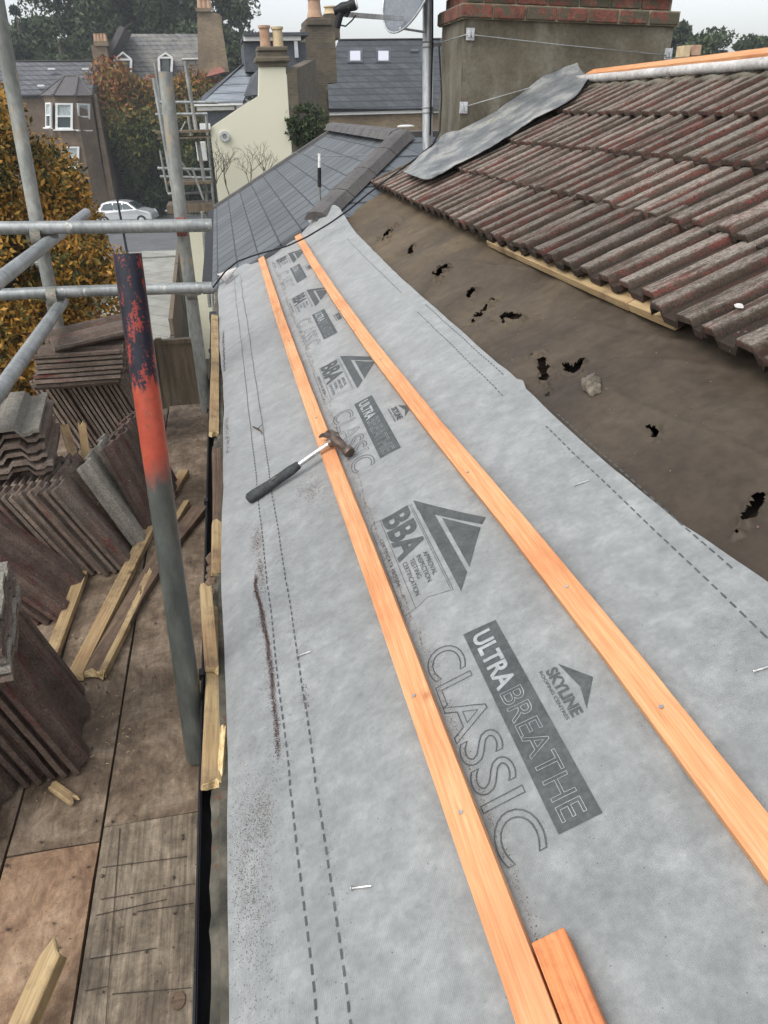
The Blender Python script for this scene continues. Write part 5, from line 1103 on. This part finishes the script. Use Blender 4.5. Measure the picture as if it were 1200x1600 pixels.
# ------------------------------------------------------------------ scaffold on the cream house
fs = thing('scaffold', 'distant tube scaffold with timber platforms standing against the cream house', 'scaffold', (at(280,300,20).x, 20, GZ))
def ft(nm, a, b, Ya, Yb, r=.032, m='galv_dull'): MB().tube([at(a[0],a[1],Ya), at(b[0],b[1],Yb)], r, 8).build(nm, M_[m], fs, smooth='auto')
ft('upright',(240,122),(276,330),19,19,.04,'galv'); ft('upright',(242,98),(262,240),20.5,20.5); ft('upright',(289,95),(322,300),20,20,.045); ft('upright',(268,240),(302,560),18.4,18.4); ft('upright',(322,300),(336,520),20,20); ft('upright',(290,155),(299,215),21,21); ft('upright',(316,330),(328,480),18,18,.04); ft('upright',(322,180),(335,330),21,21)
for (a, b) in (((243,160),(340,160)),((243,179),(324,178)),((246,263),(330,265)),((250,276),(330,278)),((258,330),(334,330)),((262,303),(330,300))): ft('ledger', a, b, 20, 20, .034, 'galv')
ft('brace',(258,215),(315,300),20,20,.025); ft('brace',(300,262),(318,312),19.5,19.5,.025); ft('brace',(262,300),(250,235),19.5,19.5,.025); ft('brace',(290,190),(280,210),20,20,.02)
for (x0, y0, x1, y1) in ((243,203,329,209),(246,213,330,218),(262,283,330,290),(262,318,332,334)): bx(x0,y0,x1,y1,19.6,.9,'platform','fence',fs)
bx(309,221,321,252,21.3,.06,'white_sheet','white',fs,.02)
# bare climbing shrub against the cream wall
mb = MB(); random.seed(9)
def br(p, d, L, r, dep):
    q = p + d*L; mb.tube([p, p.lerp(q,.5)+Vector((random.uniform(-.03,.03),0,random.uniform(-.03,.03))), q], [r, r*.8, r*.6], 5)
    if dep:
        for _ in range(2 if dep < 3 else 3):
            e = (d + Vector((random.uniform(-.9,.9), random.uniform(-.2,.1), random.uniform(-.35,.6)))).normalized(); br(q, e, L*random.uniform(.6,.9), r*.65, dep-1)
for px in (340, 362, 385, 408): br(at(px,318,21.4), Vector((random.uniform(-.4,.5),0,1)).normalized(), .42, .018, 4)
tag(mb.build('bare_shrub', M_['shrub_bark']), 'bare twiggy climber spreading over the foot of the cream wall', 'shrub')

# ------------------------------------------------------------------ things down in the street and garden
def slats(nm, label, p, q, h, m, n, grp=None, up=Vector((0,0,1))):
    t = thing(nm, label, 'fence', p, grp); p, q = Vector(p), Vector(q); d = (q-p)
    mb = MB(); nr = d.cross(up).normalized()*.02
    for i in range(n):
        a, b = p+d*(i/n+.002), p+d*((i+1)/n-.002); hh = h*(1+.02*nz(i,3)); mb.prism([a-nr, b-nr, b-nr+up*hh, a-nr+up*hh], nr*2)
    mb.build('panel', M_[m], t)
    mb = MB(); mb.prism([p-nr*3+up*(h-.02), q-nr*3+up*(h-.02), q-nr*3+up*(h+.05), p-nr*3+up*(h+.05)], nr*6); mb.build('top_rail', M_[m], t)
    for k in range(3): a = p+d*(k/2); MB().box((a.x-.05,a.y-.05,a.z),(a.x+.05,a.y+.05,a.z+h+.08)).build('post', M_[m], t)
    return t
p_ = az(243,612,GZ); q_ = az(312,612,GZ)
gA = at(246,536,13.2); gB = at(307,532,13.2)
slats('timber_fence', 'brown vertical-board garden fence with a flat top rail beneath the scaffold', (gA.x-.6,13.2,GZ), (gB.x,13.2,GZ), gA.z-GZ, 'fence', 16)
slats('timber_fence', 'stepped grey-brown fence running away beside the pale forecourt', (at(262,470,22).x,22,GZ), (at(283,380,40).x,40,GZ), 1.7, 'fence', 40)
slats('dark_fence', 'dark leaning fence boards between the painted upright and the steps', (at(232,560,15).x,15,GZ), (at(262,475,21).x,21,GZ), 1.5, 'fence_dark', 20)
st_ = thing('garden_steps', 'flight of red painted steps going down between fences below the scaffold', 'steps', (at(288,520,17).x, 17, GZ))
for k in range(9):
    Y = 15.5+.42*k; a, b = at(261,490,Y), at(279,490,Y); z = GZ+.12+.19*k; MB().box((a.x-.12,Y,GZ),(b.x+.12,Y+.42,z)).build('step', M_['redstep'] if k > 3 else M_['fence'], st_)
MB().box((at(283,490,16).x,15.4,GZ),(at(283,490,16).x+.1,19.4,GZ+1.3)).build('side_wall', M_['fence'], st_)
wl = MB().box((at(300,400,24).x,24,GZ),(at(333,400,24).x,24.3,at(300,345,24).z)); tag(wl.build('yard_wall', M_['cream']), 'short cream wall behind the scaffold legs at the foot of the cream house', 'wall')
# car
def car(label, c, ang):
    M = Matrix.Translation(c) @ Matrix.Rotation(ang, 4, 'Z'); t = thing('parked_car', label, 'car', M=M)
    L = [(-2.0,.35),(-2.02,.75),(-1.85,.98),(-1.35,1.42),(-.9,1.53),(0,1.54),(.45,1.45),(1.05,1.02),(1.75,.88),(1.98,.70),(2.02,.35)]
    mb = MB(); nL = len(L)
    for s_, wk in ((-1,0),(1,0)):
        for (x, z) in L: wv = .86 if z < 1.05 else .86-.30*(z-1.05)/.5; mb.v.append(Vector((x, s_*wv, z)))
    for i in range(nL-1): mb.f.append((i, i+1, nL+i+1, nL+i)); mb.m.append(0)
    mb.f += [tuple(range(nL-1,-1,-1)), tuple(range(nL, 2*nL)), (0, nL, 2*nL-1, nL-1)]; mb.m += [0,0,0]
    b = mb.build('body', M_['carpaint'], t, M=M, bevel=.05)
    for s_ in (-1, 1):
        for w_ in ([(-1.42,1.03),(-1.15,1.38),(-.75,1.44),(-.6,1.44),(-.6,1.03)], [(-.52,1.03),(-.52,1.45),(.05,1.45),(.05,1.03)], [(.12,1.03),(.12,1.44),(.42,1.37),(.88,1.05)]):
            MB().prism([(x, s_*(.872 if z < 1.1 else .79-.30*(z-1.42)), z) for x, z in w_], (0, s_*.012, 0)).build('side_window', M_['glass'], t, M=M)
        for x in (-1.28, 1.28):
            Mw = M @ Matrix.Translation((x, s_*.80, .32)) @ Matrix.Rotation(math.pi/2, 4, 'X'); wv = MB().lathe([(0,-.1),(.31,-.1),(.33,-.06),(.33,.06),(.31,.1),(0,.1)], None, 18).build('wheel', M_['tyre'], t, M=Mw, smooth='auto')
            MB().lathe([(0,-.115),(.19,-.108),(.19,.108),(0,.115)], None, 12).build('rim', M_['alu'], wv, M=Mw)
        MB().prism([(1.80,s_*.60,.66),(1.99,s_*.60,.62),(1.90,s_*.84,.66),(1.78,s_*.84,.80)], (0,0,.1)).build('headlight', M_['skyglass'], t, M=M)
    MB().prism([(.52,-.72,1.43),(.52,.72,1.43),(1.02,.8,1.07),(1.02,-.8,1.07)], (.04,0,.02)).build('windscreen', M_['glass'], t, M=M)
    return t
cc = az(202,347,GZ); car('silver hatchback parked across the street beyond the scaffold rail', Vector((cc.x, cc.y-1, GZ+.005)), math.radians(-12))
# dark second car behind in the shade of the tree
mb = MB(); cc2 = az(255,338,GZ); 
pl = thing('street_pole', 'thin black pole standing at the roadside in front of the silver car', 'pole', az(200,400,GZ))
b_ = az(200,402,GZ); MB().tube([b_, Vector((b_.x-.05,b_.y,at(189,298,b_.y).z))], [.07,.05], 8).build('shaft', M_['black'], pl); MB().lathe([(.1,0),(.11,.05),(.08,.12),(.06,.4)], Matrix.Translation(b_), 10).build('base', M_['black'], pl)

# ------------------------------------------------------------------ thin autumn haze
hz = MB().box((-140,-25,GZ-1),(140,125,19)).build('haze', [], origin=False); tag(hz, kind='stuff')
m = bpy.data.materials.new('haze'); m.use_nodes = True; nt = m.node_tree; nt.nodes.clear()
vo = nt.nodes.new('ShaderNodeVolumePrincipled'); vo.inputs['Color'].default_value = (0.88, 0.92, 0.95, 1); vo.inputs['Density'].default_value = 0.0011; vo.inputs['Anisotropy'].default_value = 0.2
out = nt.nodes.new('ShaderNodeOutputMaterial'); nt.links.new(vo.outputs[0], out.inputs['Volume']); hz.data.materials.append(m)
